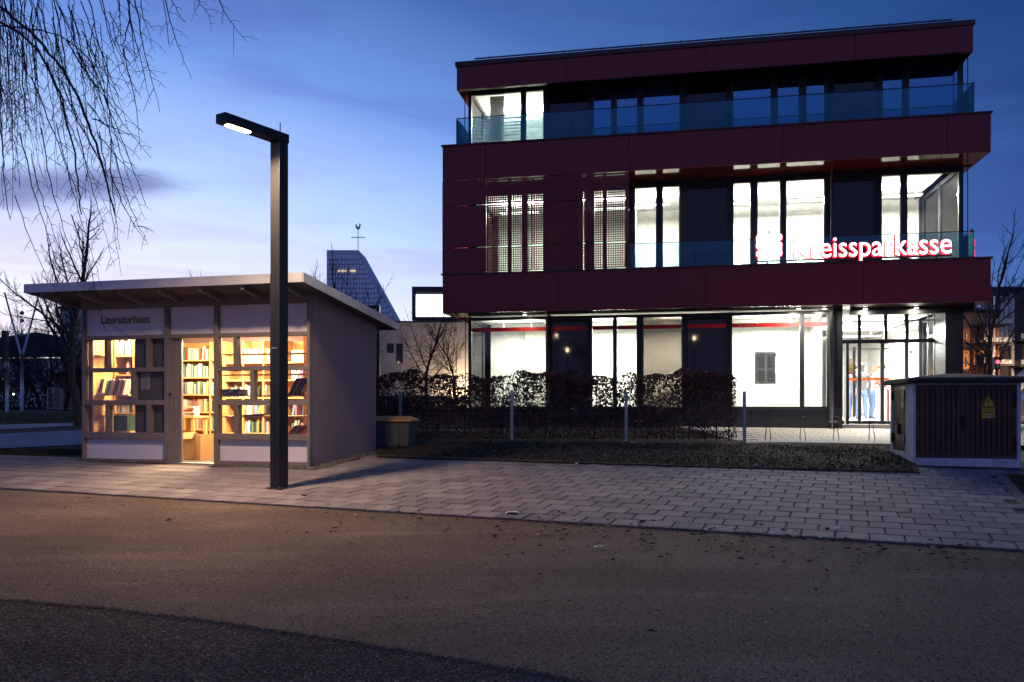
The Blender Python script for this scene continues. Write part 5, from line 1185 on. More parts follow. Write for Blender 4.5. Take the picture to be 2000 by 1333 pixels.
# weeping birch overhanging from the left
bz = gz(5.2); br = thing('weeping_birch', 'weeping birch whose bare hanging twigs fill the upper left', 'tree', (-5.6, 5.6, bz))
rr = random.Random(77); tr = MB(); cr_ = MB(); LB = Vector((-5.6, 5.6, bz))
def toL(px, py, y): return Vector(((px - CX) / F * y, y, CAMZ + (HY - py) / F * y)) - LB
tr.tube([(0, 0, -.1), (.03, .02, 1.2), (-.03, 0, 2.5), (.05, .02, 3.6), (.1, 0, 4.8), (.15, 0, 6.0)], [.19, .16, .14, .12, .09, .05], 12); tr.obj('trunk', mat('birch_bark', (.50, .48, .45), .8, noise=8, col2=(.12, .10, .09)), br, smooth=True)
def strand(pts, r0, tw=True, dens=1.0):
    """a twig chain through pts with short alternating side twigs"""
    out = []
    for a, b in zip(pts, pts[1:]):
        n = max(2, int((b - a).length / .06))
        for i in range(n): out.append(a.lerp(b, i / n))
    out.append(pts[-1])
    for k in range(3):
        out = [out[0]] + [(out[i - 1] + out[i] * 2 + out[i + 1]) / 4 for i in range(1, len(out) - 1)] + [out[-1]]
    out = [p + Vector((rr.gauss(0, .004), rr.gauss(0, .006), rr.gauss(0, .003))) for p in out]
    n = len(out); rad = [max(.0017, 1.05 * r0 * (1 - .78 * i / n)) for i in range(n)]
    cr_.tube(out, rad, 4 if r0 > .006 else 3, cap=False)
    if not tw: return out
    sd = 1
    for i in range(2, n - 1):
        if rr.random() < .60 * dens:
            d = (out[i + 1] - out[i - 1]).normalized(); side = Vector((sd, rr.uniform(-.6, .6), rr.uniform(-.1, .3))); side = (side - d * side.dot(d)).normalized(); sd = -sd
            l = rr.uniform(.03, .12) * (1 if rr.random() < .85 else 2.2); e = out[i] + (side * .8 + d * .7).normalized() * l
            cr_.tube([out[i], out[i].lerp(e, .5) + Vector((0, 0, .006)), e + Vector((0, 0, -.1 * l))], [.0021, .0017, .0012], 3, cap=False)
            if l > .08: cr_.tube([out[i].lerp(e, .6), out[i].lerp(e, .6) + (d * .7 - side * .5) * .03], [.0014, .001], 3, cap=False)
    return out
# limbs
limbs = [
    [(-260, -150), (-60, -20), (10, 20), (60, 62), (115, 120), (160, 205), (195, 300), (225, 420)],
    [(-260, 0), (-80, 10), (5, 45), (40, 62), (80, 100), (120, 190), (145, 300), (160, 420)],
    [(60, 58), (100, 62), (150, 88), (185, 130), (205, 190), (245, 290), (285, 400)],
    [(-300, -120), (0, -80), (60, -60), (100, -30), (112, 20), (125, 110), (142, 220)],
    [(-300, -200), (-50, -150), (160, -130), (230, -90), (250, -10), (256, 60), (262, 110)],
    [(-200, -300), (100, -220), (260, -170), (310, -90), (320, 0), (325, 40), (330, 88)],
    [(-300, 60), (-60, 80), (0, 150), (4, 260), (6, 350), (20, 430)],
]
lr_ = [.022, .018, .009, .013, .012, .010, .010]
for k, (lp, r0) in enumerate(zip(limbs, lr_)):
    y = 5.4 + .25 * (k % 3); pts = [Vector((.1, 0, 3.9 + .2 * k))] + [toL(px_, py_, y + .1 * i * (1 if k % 2 else -1) * .3) for i, (px_, py_) in enumerate(lp)]
    strand(pts, r0, k != 0, .35)
def hang(x0, y0, x1, y1, bow=0, hook=0, r0=.0045, dep=None):
    y = dep or rr.uniform(4.9, 6.2); a = toL(x0, y0, y); b = toL(x1, y1, y + rr.uniform(-.15, .15)); pts = [a]
    for k in range(1, 5):
        t_ = k / 5; p = a.lerp(b, t_); p.x += (bow * 4 * t_ * (1 - t_) + rr.uniform(-.02, .02)) * y / F * 10; p.x -= hook * (1 - t_) * t_ * y / F * 12; pts.append(p)
    strand(pts + [b], r0)
# individual outer twigs, as they hang in the view
for q in ((100, -20, 262, 330), (60, 60, 230, 360), (120, 160, 250, 400), (90, 120, 215, 420), (140, 200, 262, 440), (60, 150, 190, 470), (150, 250, 225, 520), (110, 240, 200, 560), (80, 250, 150, 520), (40, 260, 120, 530), (200, 0, 262, 200), (170, -10, 232, 230), (140, 20, 215, 260), (420, -20, 482, 82), (375, -20, 416, 35), (320, -10, 375, 155), (262, -10, 312, 218), (270, -30, 302, 103), (322, -30, 362, 45), (255, 40, 245, 130), (190, -20, 275, 193), (235, -20, 300, 60),
          (130, 80, 293, 308), (150, 100, 277, 257), (170, 200, 277, 313), (180, 230, 270, 268), (205, 180, 284, 432), (190, 260, 278, 354), (215, 330, 283, 470), (225, 300, 292, 478), (160, 60, 245, 208), (195, 260, 238, 540), (215, 270, 234, 486)):
    hang(*q, bow=rr.uniform(-.5, .5), hook=rr.uniform(.5, 2.5), r0=.0048)
for i in range(88):
    x0 = rr.uniform(-60, 250) if i % 3 else rr.uniform(-40, 140); y0 = rr.uniform(-60, 60) + max(0, x0) * .6 * rr.random()
    ln = rr.uniform(160, 430) * (1 - max(0, x0) / 520); x1 = x0 + rr.uniform(-10, 75)
    y1 = min(y0 + ln, 560 - max(0, x1 - 150) * .6)
    hang(x0, y0, x1, y1, rr.uniform(-1.5, 1.5), rr.uniform(0, 1.5), rr.uniform(.003, .005))
hang(140, 420, 206, 650, .5, 0, .004, 5.0); hang(60, 300, 155, 560, -1, 1, .004); hang(30, 380, 130, 600, -1, 1, .004)
cr_.obj('crown', TWIG, br)

# ================================================================== BACKGROUND
def far(px, y): return (px - CX) / F * y
def fz_(py, y): return CAMZ + (HY - py) / F * y
PERF = mat('perforated_metal_facade', (.66, .70, .78), .6, .1, .5, 3)
# church
CY = 62.0; cx0 = far(638, CY); zb0 = gz(CY)
ch = thing('church', 'pale metal clad church tower with slanting side and a rooster cross', 'church', (cx0, CY, zb0))
xa, xb, xc = 0, far(700, CY) - cx0, far(790, CY) - cx0; zT = fz_(489, CY) - zb0; zR = fz_(652, CY) - zb0
MB().prism([(xa, 0, 0), (xc, 0, 0), (xc, 0, zR), (xb, 0, zT), (xa, 0, zT)], (0, 3, 0)).obj('tower', PERF, ch)
# relief grid: vertical seams with scale-like plates
pm_ = MB(); nx = 26; pitch = (xc) / nx
for i in range(nx):
    x = i * pitch; zt_l = zT if x < xb else zT + (zR - zT) * (x - xb) / (xc - xb); k = 0; z = 5.0
    while z + .36 < min(zt_l, zT + (zR - zT) * max(0, (x + pitch - xb)) / (xc - xb) if x + pitch > xb else zt_l):
        pm_.v += [(x + .02, -.09, z), (x + pitch - .02, -.09, z), (x + pitch - .02, -.01, z + .30), (x + .02, -.01, z + .30)]; n = len(pm_.v) - 4
        pm_.f += [(n, n + 1, n + 2, n + 3)]; pm_.m += [0]
        pm_.poly([(x + .02, -.09, z), (x + pitch - .02, -.09, z), (x + pitch - .02, -.001, z - .01), (x + .02, -.001, z - .01)]); z += .36
tag(pm_.obj('facade_plates', mat('facade_plate', (.85, .87, .92), .5, .1), ch), kind='stuff')
MB().box(xb - 1.5, xb - .9, -.12, -.1, zT - 1.62, zT - 1.5).box(xb - .6, xb - .2, -.12, -.1, zT - 1.62, zT - 1.5).obj('bell_opening', mat('lit_opening', (.9, .8, .5), .5, emit=((1, .75, .45), .8)), ch)
sx_ = far(694.5, CY) - cx0; MB().tube([(sx_, 1, zT), (sx_, 1, fz_(443, CY) - zb0)], .028, 6).obj('spire_rod', GALV, ch)
MB().box(far(681, CY) - cx0, far(708, CY) - cx0, .97, 1.03, fz_(459.4, CY) - zb0, fz_(458, CY) - zb0).obj('cross_bar', GALV, ch)
zr_ = fz_(438, CY) - zb0; GOLD = mat('gilded_metal', (.65, .50, .28), .3, .8)
MB().prism([(sx_ - .17, 1, zr_ - .1), (sx_ - .02, 1, zr_ - .25), (sx_ + .14, 1, zr_ - .12), (sx_ + .20, 1, zr_ + .2), (sx_ + .10, 1, zr_ + .3), (sx_ + .07, 1, zr_ + .05), (sx_ - .05, 1, zr_ + .02), (sx_ - .12, 1, zr_ + .22), (sx_ - .22, 1, zr_ + .15)], (0, .05, 0)).obj('rooster', GOLD, ch)
# parish hall: pale wall and lit box
HYD = 50.0; w0, w1 = far(735, HYD), far(1050, HYD); z0_ = gz(HYD)
hall = thing('parish_hall', 'low pale rendered building with a glowing white window box above it', 'building', (w0, HYD, z0_))
MB().box(0, w1 - w0, 0, 10, 0, fz_(630, HYD) - z0_).obj('wall', mat('pale_render', (.40, .36, .33), .9, noise=1), hall)
MB().box(-.05, w1 - w0, -.05, 10, fz_(630, HYD) - z0_ + .01, fz_(628, HYD) - z0_ + .02).obj('parapet', ANTH, hall)
a, b = far(801, HYD) - w0, w1 - w0; zt1, zt0 = fz_(556, HYD) - z0_, fz_(628, HYD) - z0_ + .03
bx2 = MB().box(a, b, 1.2, 6, zt0, zt1 - .02).obj('upper_box', PERF, hall)
fr2 = MB(); fr2.box(a, b, .9, 1.19, zt1 - .35, zt1).box(a, a + .22, .9, 1.19, fz_(616, HYD) - z0_, zt1 - .35).box(a, b, .9, 1.19, fz_(617, HYD) - z0_ - .15, fz_(616, HYD) - z0_); fr2.obj('window_frame', ANTH, hall)
MB().box(a + .25, b, 1.1, 1.15, fz_(616, HYD) - z0_, fz_(571, HYD) - z0_).obj('lit_window', mat('lit_blind', (1, 1, .9), .6, emit=((1.0, .95, .84), 3.2)), hall)
MB().box(a + .25, b, 1.1, 1.15, fz_(571, HYD) - z0_ + .01, zt1 - .36).obj('upper_pane', mat('half_lit_glass', (.45, .45, .40), .3), hall)
for px_, py_ in ((612 + 0, 0),): pass
for i, (px_, py0, py1) in enumerate(((775, 672, 710), (757, 672, 690))):
    MB().box(far(px_, HYD) - w0, far(px_ + 12, HYD) - w0, -.02, .0, fz_(py1, HYD) - z0_, fz_(py0, HYD) - z0_).obj('window', DGLASS, hall)
# lamp at the foot of that wall
fl = thing('wall_spotlight', 'warm spotlight washing the pale wall left of the bank', 'lamp', (far(900, HYD - 1.6), HYD - 1.6, z0_))
MB().box(-.12, .12, -.12, .12, 0, .25).obj('housing', BLACK, fl); MB().box(-.09, .09, -.02, .11, .251, .262).obj('lens', EMW, fl)
area('wall_wash', (0, .2, .6), .5, .3, 300, (1.0, .74, .45), (math.radians(140), 0, 0), parent=fl)
# dark gate pillar and lit sliver between hut and hedge
pl_ = thing('steel_portal', 'dark steel portal frame rising behind the hut roof', 'gate', (far(735, 40), 40, gz(40)))
MB().box(0, .15, 0, .3, 0, fz_(598, 40) - gz(40)).box(-.6, -.0, 0, .3, fz_(602, 40) - gz(40), fz_(597, 40) - gz(40)).obj('frame', BLACK, pl_)
# right-hand houses
def house(name, label, px0, px1, y, top, m, floors, win, depth=12, extra=None, balc=False, fr=None):
    x0, x1 = far(px0, y), far(px1, y); zb1 = gz(y); h = fz_(top, y) - zb1
    t_ = thing(name, label, 'house', (x0, y, zb1)); W_ = x1 - x0
    MB().box(0, W_, 0, depth, -.2, h).obj('wall', m, t_); MB().box(-.15, W_ + .15, -.15, depth + .1, h + .005, h + .25).obj('roof', ANTH, t_)
    for (a, b, c, d, wm) in win:
        f = MB().box(far(a, y) - x0, far(b, y) - x0, -.06, -.002, fz_(d, y) - zb1, fz_(c, y) - zb1).obj('window', fr or ANTH, t_)
        MB().box(far(a, y) - x0 + .08, far(b, y) - x0 - .08, -.08, -.062, fz_(d, y) - zb1 + .08, fz_(c, y) - zb1 - .08).obj('pane', wm, f)
    return t_, x0, zb1
ORH = mat('orange_render', (.80, .36, .13), .9, noise=1, col2=(.70, .30, .10)); LG = mat('glazed_facade', (.30, .36, .42), .15, .4, .7, 1.2, None, None, (.10, .13, .16))
HG2 = mat('dark_facade', (.07, .065, .075), .6); YG = mat('pale_glazing', (.66, .74, .74), .3, .1)
t_, x0, zb1 = house('orange_house', 'orange rendered house with grey balconies right of the bank', 1856, 1952, 62, 612, ORH, 3, [(1908, 1922, 640, 665, DGLASS), (1908, 1922, 692, 716, DGLASS), (1932, 1944, 650, 665, DGLASS), (1885, 1888, 700, 716, YG), (1885, 1888, 650, 665, YG)])
for py_ in (628, 663, 705):
    MB().box(far(1899, 62) - x0, far(1952, 62) - x0, -1.6, -.001, fz_(py_ + 12, 62) - zb1, fz_(py_ + 8, 62) - zb1).obj('balcony_slab', HG2, t_)
    for i in range(9): MB().box(far(1899 + i * 5.8, 62) - x0, far(1899 + i * 5.8 + 5.2, 62) - x0, -1.62, -1.58, fz_(py_ + 8, 62) - zb1, fz_(py_, 62) - zb1).obj('balcony_panel', YG, t_)
for a in (1908, 1916): MB().box(far(a, 62) - x0, far(a + 5, 62) - x0, -1.5, -1.3, 0, fz_(632, 62) - zb1).obj('column', PANEL, t_)
MB().box(0, far(1952, 62) - x0, 1.2, 8, fz_(611, 62) - zb1 - .2, fz_(597, 62) - zb1).obj('glazed_attic', LG, t_)
t2, x02, zb2 = house('glass_house', 'tall glass fronted house with dark balconies at the right edge', 1938, 2300, 64, 567, HG2, 4, [(1975, 1997, 585, 610, DGLASS), (1975, 1997, 620, 655, DGLASS), (1975, 1997, 670, 705, DGLASS), (1975, 1997, 722, 745, DGLASS)], depth=1.6)
for i in range(11):
    a = 1939 + i * 2.9; MB().box(far(a, 64) - x02, far(a + 2.3, 64) - x02, -.25, -.10, fz_(676, 64) - zb2, fz_(572 + 0, 64) - zb2 - .3).obj('glass_panel', YG if i % 3 else LG, t2)
for py_ in (655, 705): 
    for i in range(8): MB().box(far(1973 + i * 8, 64) - x02, far(1973 + i * 8 + 7, 64) - x02, -1.4, -1.35, fz_(py_ + 9, 64) - zb2, fz_(py_, 64) - zb2).obj('balcony_panel', YG, t2)
    MB().box(far(1970, 64) - x02, far(2060, 64) - x02, -1.4, -.001, fz_(py_ + 14, 64) - zb2, fz_(py_ + 10, 64) - zb2).obj('balcony_slab', HG2, t2)
MB().box(far(1970, 64) - x02, far(1975, 64) - x02, -.4, -.2, 0, fz_(575, 64) - zb2).obj('column', PANEL, t2)
# traffic light glow and van
tl = thing('traffic_light', 'small traffic light showing red in front of the houses', 'traffic light', (far(1946, 40), 40, gz(40)))
MB().tube([(0, 0, 0), (0, 0, 2.1)], .05, 8).obj('pole', BLACK, tl); MB().box(-.13, .13, -.1, .1, fz_(722, 40) - gz(40), fz_(698, 40) - gz(40)).obj('housing', BLACK, tl)
MB().tube([(0, -.105, fz_(707.5, 40) - gz(40)), (0, -.13, fz_(707.5, 40) - gz(40))], .09, 10).obj('red_lamp', mat('red_signal', (1, .05, .05), .5, emit=((1, .03, .05), 9)), tl)
MB().tube([(0, -.105, fz_(716, 40) - gz(40)), (0, -.13, fz_(716, 40) - gz(40))], .06, 10).obj('green_lamp', mat('green_signal', (.01, .2, .12), .3), tl)
sl2 = thing('street_lamp', 'plain street lamp lighting the street beyond the cabinet', 'lamp', (21.5, 33, gz(33)))
MB().tube([(0, 0, 0), (0, 0, 6.2)], .06, 8).obj('pole', LAMPM, sl2); MB().box(-.15, .15, -.1, .6, 6.2, 6.3).obj('head', LAMPM, sl2); MB().box(-.1, .1, .0, .5, 6.19, 6.199).obj('light_panel', EML, sl2)
area('street_light', (0, .3, 6.15), .2, .5, 900, (1.0, .66, .34), parent=sl2)
sl3 = dup(sl2, (37.0, 54.0, gz(54)), None, 'farther street lamp in front of the orange house')
for c_ in sl3.children:
    if c_.type == 'LIGHT': c_.data = c_.data.copy(); c_.data.energy = 2600
VY = 22.0; vx = far(1989, VY)
van = thing('parked_van', 'light coloured van mostly cut off by the right edge of the view', 'van', (vx, VY, gz(VY)), math.radians(0))
prof = [(0, .35), (0, .95), (.15, 1.05), (.8, 1.25), (1.6, 1.9), (4.6, 1.95), (4.8, 1.7), (4.8, .35)]
MB().prism([(x, 0, z) for x, z in prof], (0, 1.8, 0)).obj('body', mat('beige_van_paint', (.62, .42, .28), .3, coat=.5), van, bevel=.04)
MB().prism([(.9, -.01, 1.28), (1.6, -.01, 1.80), (2.3, -.01, 1.80), (2.3, -.01, 1.25)], (0, .008, 0)).obj('side_window', DGLASS, van)
MB().box(-.03, .10, .1, 1.7, .36, .52).obj('bumper', BLACK, van); MB().box(.0, .18, -.012, .0, .72, .86).obj('headlight', PAPERM, van)
for x in (.95, 3.8): wh = MB().tube([(x, -.03, .33), (x, .2, .33)], .33, 18).obj('wheel', BLK, van); MB().tube([(x, -.04, .33), (x, -.031, .33)], .2, 14).obj('rim', GALV, wh)

# left side park
ROOFD = mat('dark_roof_tiles', (.035, .032, .036), .8); GW = mat('grey_white_wall', (.55, .55, .58), .9)
y = 70; gb = thing('gabled_house', 'long house with black roof behind the park trees', 'house', (far(-60, y), y, gz(y)))
g0, g1 = 0, far(122, y) - far(-60, y); ze = fz_(690, y) - gz(y)
MB().box(0, g1, 0, 9, 0, fz_(700, y) - gz(y)).obj('wall', GW, gb)
MB().prism([(0, -.5, fz_(700, y) - gz(y)), (g1 + .3, -.5, fz_(698, y) - gz(y)), (g1 - 1.0, 4, fz_(656, y) - gz(y)), (far(18, y) - far(-60, y), 4, fz_(641, y) - gz(y)), (0, 4, fz_(652, y) - gz(y))], (0, .4, 0)).obj('roof', ROOFD, gb)
for i in range(5): MB().box(2.6 + i * 1.2, 3.2 + i * 1.2, -.03, -.001, 1.2, 2.4).obj('window', DGLASS, gb)
y = 58; sl = thing('tower_block', 'plain greenish grey block rising behind the large tree', 'building', (far(117, y), y, gz(y)))
MB().box(0, 7.0, 0, 8, 0, fz_(604, y) - gz(y)).obj('wall', mat('greenish_render', (.55, .58, .46), .9), sl); MB().box(-.1, 7.1, -.1, 8.1, fz_(604, y) - gz(y) + .005, fz_(602, y) - gz(y) + .1).obj('parapet', ANTH, sl)
y = 44; sh = thing('garden_shed', 'brown wooden shed with low pitched roof in the park', 'shed', (far(98, y), y, gz(y)))
MB().box(.2, 3.0, 0, 2.5, 0, fz_(735, y) - gz(y)).obj('wall', mat('shed_wood', (.14, .075, .045), .8), sh)
MB().prism([(-.1, -.3, fz_(737, y) - gz(y)), (1.6, -.3, fz_(721, y) - gz(y)), (3.3, -.3, fz_(735, y) - gz(y)), (3.3, -.3, fz_(732, y) - gz(y)), (1.6, -.3, fz_(718, y) - gz(y)), (-.1, -.3, fz_(734, y) - gz(y))], (0, 3.1, 0)).obj('roof', mat('shed_roof', (.10, .05, .035), .8), sh)
pf = thing('park_fence', 'grey metal mesh fence panels in front of the shed', 'fence', (far(93, 40), 40, gz(40)))
for i in range(4):
    x = i * .70; m_ = MB().tube([(x, 0, 0), (x, 0, 1.05)], .02, 6).tube([(x + .62, 0, 0), (x + .62, 0, 1.05)], .02, 6).tube([(x, 0, 1.05), (x + .62, 0, 1.05)], .02, 6).tube([(x, 0, .08), (x + .62, 0, .08)], .02, 6)
    for k in range(12): m_.tube([(x + .05 * k + .03, 0, .08), (x + .05 * k + .03, 0, 1.05)], .004, 3, cap=False)
    m_.obj('fence_panel', GALV, pf)
# ball game masts
def mast(px, pyb, pyfork, pyt, lab, half):
    x, y = P(px, pyb); s_ = y / F; t_ = thing('ball_game_mast', lab, 'playground mast', (x, y, gz(y)), 0, 'forked steel masts in the park')
    zf = fz_(pyfork, y) - gz(y); zt2 = fz_(pyt, y) - gz(y)
    MB().tube([(0, 0, 0), (0, 0, zf)], 3.0 * s_, 10).obj('pole', GALV, t_, smooth=True)
    for k in (-1, 1): MB().tube([(k * .03, 0, zf - .1), (k * half * s_, 0, zt2)], [2.2 * s_, 1.4 * s_], 8).obj('fork_arm', GALV, t_, smooth=True)
    return t_, x, y, s_
t_, x, y, s_ = mast(43, 803, 689, 572, 'forked steel mast with hanging balls, standing clear on the lawn', 34)
z_t = fz_(572, y) - gz(y); MB().tube([(-34 * s_, 0, z_t), (34 * s_, 0, z_t)], .008, 4).obj('wire', GALV, t_)
for py_ in (611.5, 626.5, 654.5):
    MB().sphere((0, 0, fz_(py_, y) - gz(y)), 3.9 * s_, 12, 8).obj('ball', mat('dull_ball', (.22, .23, .27), .5, .3), t_, smooth=True)
MB().tube([(0, 0, fz_(615, y) - gz(y)), (0, 0, z_t)], .004, 3).obj('cord', BLK, t_)
mast(14, 806, 714, 702, 'shorter forked steel mast at the left edge of the lawn', 4)
pk = thing('dark_pillar', 'dark square pillar behind the left steel mast', 'pillar', (far(3, 34), 34, gz(34)))
MB().box(0, .18, 0, .2, fz_(705, 34) - gz(34), fz_(646, 34) - gz(34)).obj('sign_box', BLACK, pk); MB().box(.06, .12, .05, .12, 0, fz_(705, 34) - gz(34)).obj('post', BLACK, pk)
# climbing roots sculpture and saplings with stakes
x, y = P(62, 786); cs_ = thing('climbing_trunk', 'pale forked climbing trunk on the playground', 'play structure', (x, y, gz(y)))
for k, d in enumerate(((-.55, 0), (.5, .2), (.1, -.3))): MB().tube([(d[0], d[1], 0), (d[0] * .5, d[1] * .5, .45), (0, 0, .9), (.02, 0, 1.9)], [.12, .13, .15, .13], 8).obj('leg', mat('pale_trunk', (.28, .20, .15), .8), cs_, smooth=True)
for k, (px_, lab) in enumerate(((62, 'young staked tree left of the tall tree trunk'), (84, 'young staked tree right of the climbing trunk'))):
    x, y = P(px_ + 2, 798)
    t_ = thing('staked_sapling', lab, 'tree', (x, y, gz(y)), 0, 'staked young trees')
    for q in (-.35, 0, .35): MB().tube([(q, 0, 0), (q, 0, 1.5)], .035, 6).obj('stake', GALV, t_)
    MB().box(-.38, .38, -.02, .02, 1.35, 1.42).obj('cross_piece', BARK, t_)
    mbs = (MB(), MB()); branch(mbs, random.Random(90 + k), Vector((0, .1, 0)), Vector((0, 0, 1)), 2.6, .04, 0, 3, dict(wob=.08, up=.05, kids=[6, 4, 3], start=.5, ang=(.4, .8), len=(.35, .55), rk=.5, rmin=.007)); mbs[0].obj('trunk', BARK, t_); mbs[1].obj('crown', TWIG, t_)
for i, (px_, yy, h, lab) in enumerate(((20, 52, 6.5, 'dark bare park tree furthest left'), (45, 55, 7.0, 'dark bare park tree behind the steel mast'), (78, 50, 7.6, 'dark bare park tree behind the playground'), (100, 46, 6.0, 'dark bare park tree left of the shed'), (128, 38, 5.0, 'low dark bare tree in front of the shed'))):
    tree(lab, far(px_, yy), yy, h, .10, 100 + i, 4, BARK, kids=[8, 5, 4], start=.25, rmin=.010, ang=(.5, 1.0))
# dark shrubbery far left (nobody could count it)
rr = random.Random(5); m_ = MB()
for i in range(5200):
    yy = rr.uniform(46, 56); x = rr.uniform(far(-150, yy), far(118, yy)); z = gz(yy) + rr.random() ** 1.5 * 2.4; s_ = rr.uniform(.05, .16)
    d = Vector((rr.gauss(0, 1), rr.gauss(0, 1), rr.gauss(0, 1))).normalized(); e_ = d.cross(Vector((0, 0, 1))).normalized(); c = Vector((x, yy, z)); m_.poly([c - d * s_, c + e_ * s_ * .5, c + d * s_, c - e_ * s_ * .5])
tag(m_.obj('shrubbery', mat('dark_shrub', (.035, .035, .028), .9), None), 'dark mass of shrubs and twigs at the back of the park', 'shrubs', kind='stuff')
m_ = MB()
for i in range(6500):                             # shrubs between the hedge and the far wall
    yy = rr.uniform(31, 38); x = rr.uniform(far(725, yy), far(915, yy)); z = gz(yy) - .1 + rr.random() ** 1.2 * .75; s_ = rr.uniform(.04, .10)
    d = Vector((rr.gauss(0, 1), rr.gauss(0, 1), rr.gauss(0, 1))).normalized(); e_ = d.cross(Vector((0, 0, 1))).normalized(); c = Vector((x, yy, z)); m_.poly([c - d * s_, c + e_ * s_ * .5, c + d * s_, c - e_ * s_ * .5])
tag(m_.obj('low_shrubs', mat('dark_shrub'), None), 'low dark shrubs behind the hedge between hut and bank', 'shrubs', kind='stuff')
# distant street lamps in the park, lit
for i, (px_, py_, yy, lab) in enumerate(((57, 747, 60, 'small bright park lamp behind the steel mast'), (27, 770, 60, 'small bright park lamp low at the far left'), (4, 742, 62, 'small park lamp at the left edge'))):
    t_ = thing('park_lamp', lab, 'lamp', (far(px_, yy), yy, gz(yy)), 0, 'small lit lamps in the far park'); zz_ = fz_(py_, yy) - gz(yy)
    MB().tube([(0, 0, 0), (0, 0, max(.1, zz_ - .08))], .03, 5).obj('pole', BLACK, t_); MB().sphere((0, 0, zz_), .085, 8, 6).obj('globe', mat('park_lamp_glow', (1, .9, .7), .5, emit=((1, .85, .6), 6)), t_)

# ================================================================== LITTER, LEAVES, GRASS, STONES
rr = random.Random(19)
def leafpts(n, fn, s0, s1, name, m, label, cat, lift=.004):
    mb = MB()
    for _ in range(n):
        x, y, z = fn(rr); s_ = rr.uniform(s0, s1); a = rr.uniform(0, 6.28); c_, q_ = math.cos(a), math.sin(a); b_ = rr.uniform(.2, .7)
        def pt(u, v, w_): return (x + (u * c_ - v * q_) * s_, y + (u * q_ + v * c_) * s_, z + lift + w_ * s_)
        k = rr.randrange(len(m)); n0 = len(mb.v)
        mb.v += [pt(-1, 0, .1), pt(0, .55, b_), pt(1, 0, .15), pt(0, -.55, b_ * rr.random()), pt(0, 0, .05)]
        for t_ in ((0, 1, 4), (1, 2, 4), (2, 3, 4), (3, 0, 4)): mb.f.append(tuple(n0 + i for i in t_)); mb.m.append(k)
    return tag(mb.obj(name, m), label, cat, kind='stuff')
LV = [mat('fallen_leaf_brown', (.10, .048, .028), .8), mat('fallen_leaf_dark', (.035, .022, .016), .8), mat('fallen_leaf_tan', (.30, .16, .07), .8)]
LV2 = [mat('litter_leaf_brown', (.055, .026, .018), .8), mat('litter_leaf_dark', (.02, .013, .01), .8), mat('litter_leaf_dark'), mat('litter_leaf_reddish', (.10, .036, .022), .8)]  # litter tones, deeper than those of the scattered leaves
def onpath(r):
    if r.random() < .75: px_, py_ = r.gauss(1350, 330), None; 
    else: px_, py_ = r.uniform(0, 2000), None
    if px_ < 0 or px_ > 2050: px_ = r.uniform(700, 2000)
    edge_y = 957 + (px_) * .0605
    py_ = edge_y + abs(r.gauss(0, 30)) - r.uniform(0, 28) * (r.random() < .45) + (r.uniform(0, 200) if r.random() < .08 else 0)
    x, y = P(px_, py_); return x, y, gz(y) + .012
leafpts(520, onpath, .012, .042, 'fallen_leaves', LV, 'scattered dry brown leaves along the edge of the paving', 'leaves')
def strip2(r):
    a, b = r.random(), r.random(); x, y = P(735 + a * 1050, 866 + a * 8 + b * (26 + 30 * a)); return x, y, gz(y) + .04
leafpts(7500, strip2, .012, .032, 'leaf_litter', LV2, 'leaf litter covering the bare strip under the hedge', 'leaves', .0)
def blades(n, fn, h0, h1, name, m, label):
    mb = MB()
    for _ in range(n):
        x, y, z = fn(rr); h = rr.uniform(h0, h1); a = rr.uniform(0, 6.28); w_ = .004 + h * .05; dx_, dy_ = math.cos(a) * w_, math.sin(a) * w_; l_ = h * .5
        mb.poly([(x - dx_, y - dy_, z), (x + dx_, y + dy_, z), (x + rr.uniform(-l_, l_), y + rr.uniform(-l_, l_), z + h)], rr.randrange(len(m)))
    return tag(mb.obj(name, m), label, 'grass', kind='stuff')
GR = [mat('grass_dark', (.030, .042, .014), .9), mat('grass_olive', (.040, .044, .018), .9), mat('grass_straw', (.070, .050, .028), .9)]
blades(10000, strip2, .015, .05, 'grass_tufts', GR, 'thin winter grass on the strip between paving and hedge')
def mound(r):
    a, b = r.random() ** .6, r.random(); x, y = P(1500 + a * 275 + r.gauss(0, 12), 876 + b * (4 + 34 * a * (1 + .3 * math.sin(a * 17)))); return x, y, gz(y) + .035
blades(1800, mound, .02, .07, 'weed_mound', GR[:2] + GR[:1], 'darker green weeds growing against the cabinet foot')
def leftlawn(r):
    if r.random() < .6: x, y = P(r.uniform(-20, 165), r.uniform(876, 918))
    else: x, y = P(r.uniform(-20, 165), r.uniform(806, 826))
    return x, y, gz(y) - .03
blades(12000, leftlawn, .03, .07, 'lawn_grass', GR, 'short grass of the park lawn left of the hut')
def rightv(r):
    x, y = P(r.uniform(1950, 2050), r.uniform(932, 990)); 
    return x, y, gz(y) + .02
blades(3000, lambda r: (lambda q: q if right_of_border(q) and q[0] > B0.x - 1.3 else (9, 11, gz(11)))(rightv(r)), .01, .03, 'verge_grass', GR, 'dark grass right of the border stones')
def behindh(r):
    x, y = P(r.uniform(735, 1440), r.uniform(846, 862)); return x, y, gz(y) + .04
blades(9000, behindh, .03, .07, 'lawn_behind_hedge', [mat('grass_mid', (.075, .085, .03), .9), GR[1]], 'short lawn between hedge and bank windows')
STN = [mat('gravel_brown', (.11, .082, .068), .9), mat('gravel_pale', (.25, .21, .18), .9), mat('gravel_dark', (.05, .042, .038), .9), mat('gravel_brown')]
def coarse(r):
    while True:
        px_ = r.uniform(-30, 1500); e_ = 1170 + px_ * .085 + max(0, px_ - 300) * .055
        py_ = e_ + 4 + (1370 - e_) * r.random()
        if py_ < 1370 and py_ > e_: break
        if e_ > 1360: continue
    x, y = P(px_, py_); return x, y, gz(y) - .008
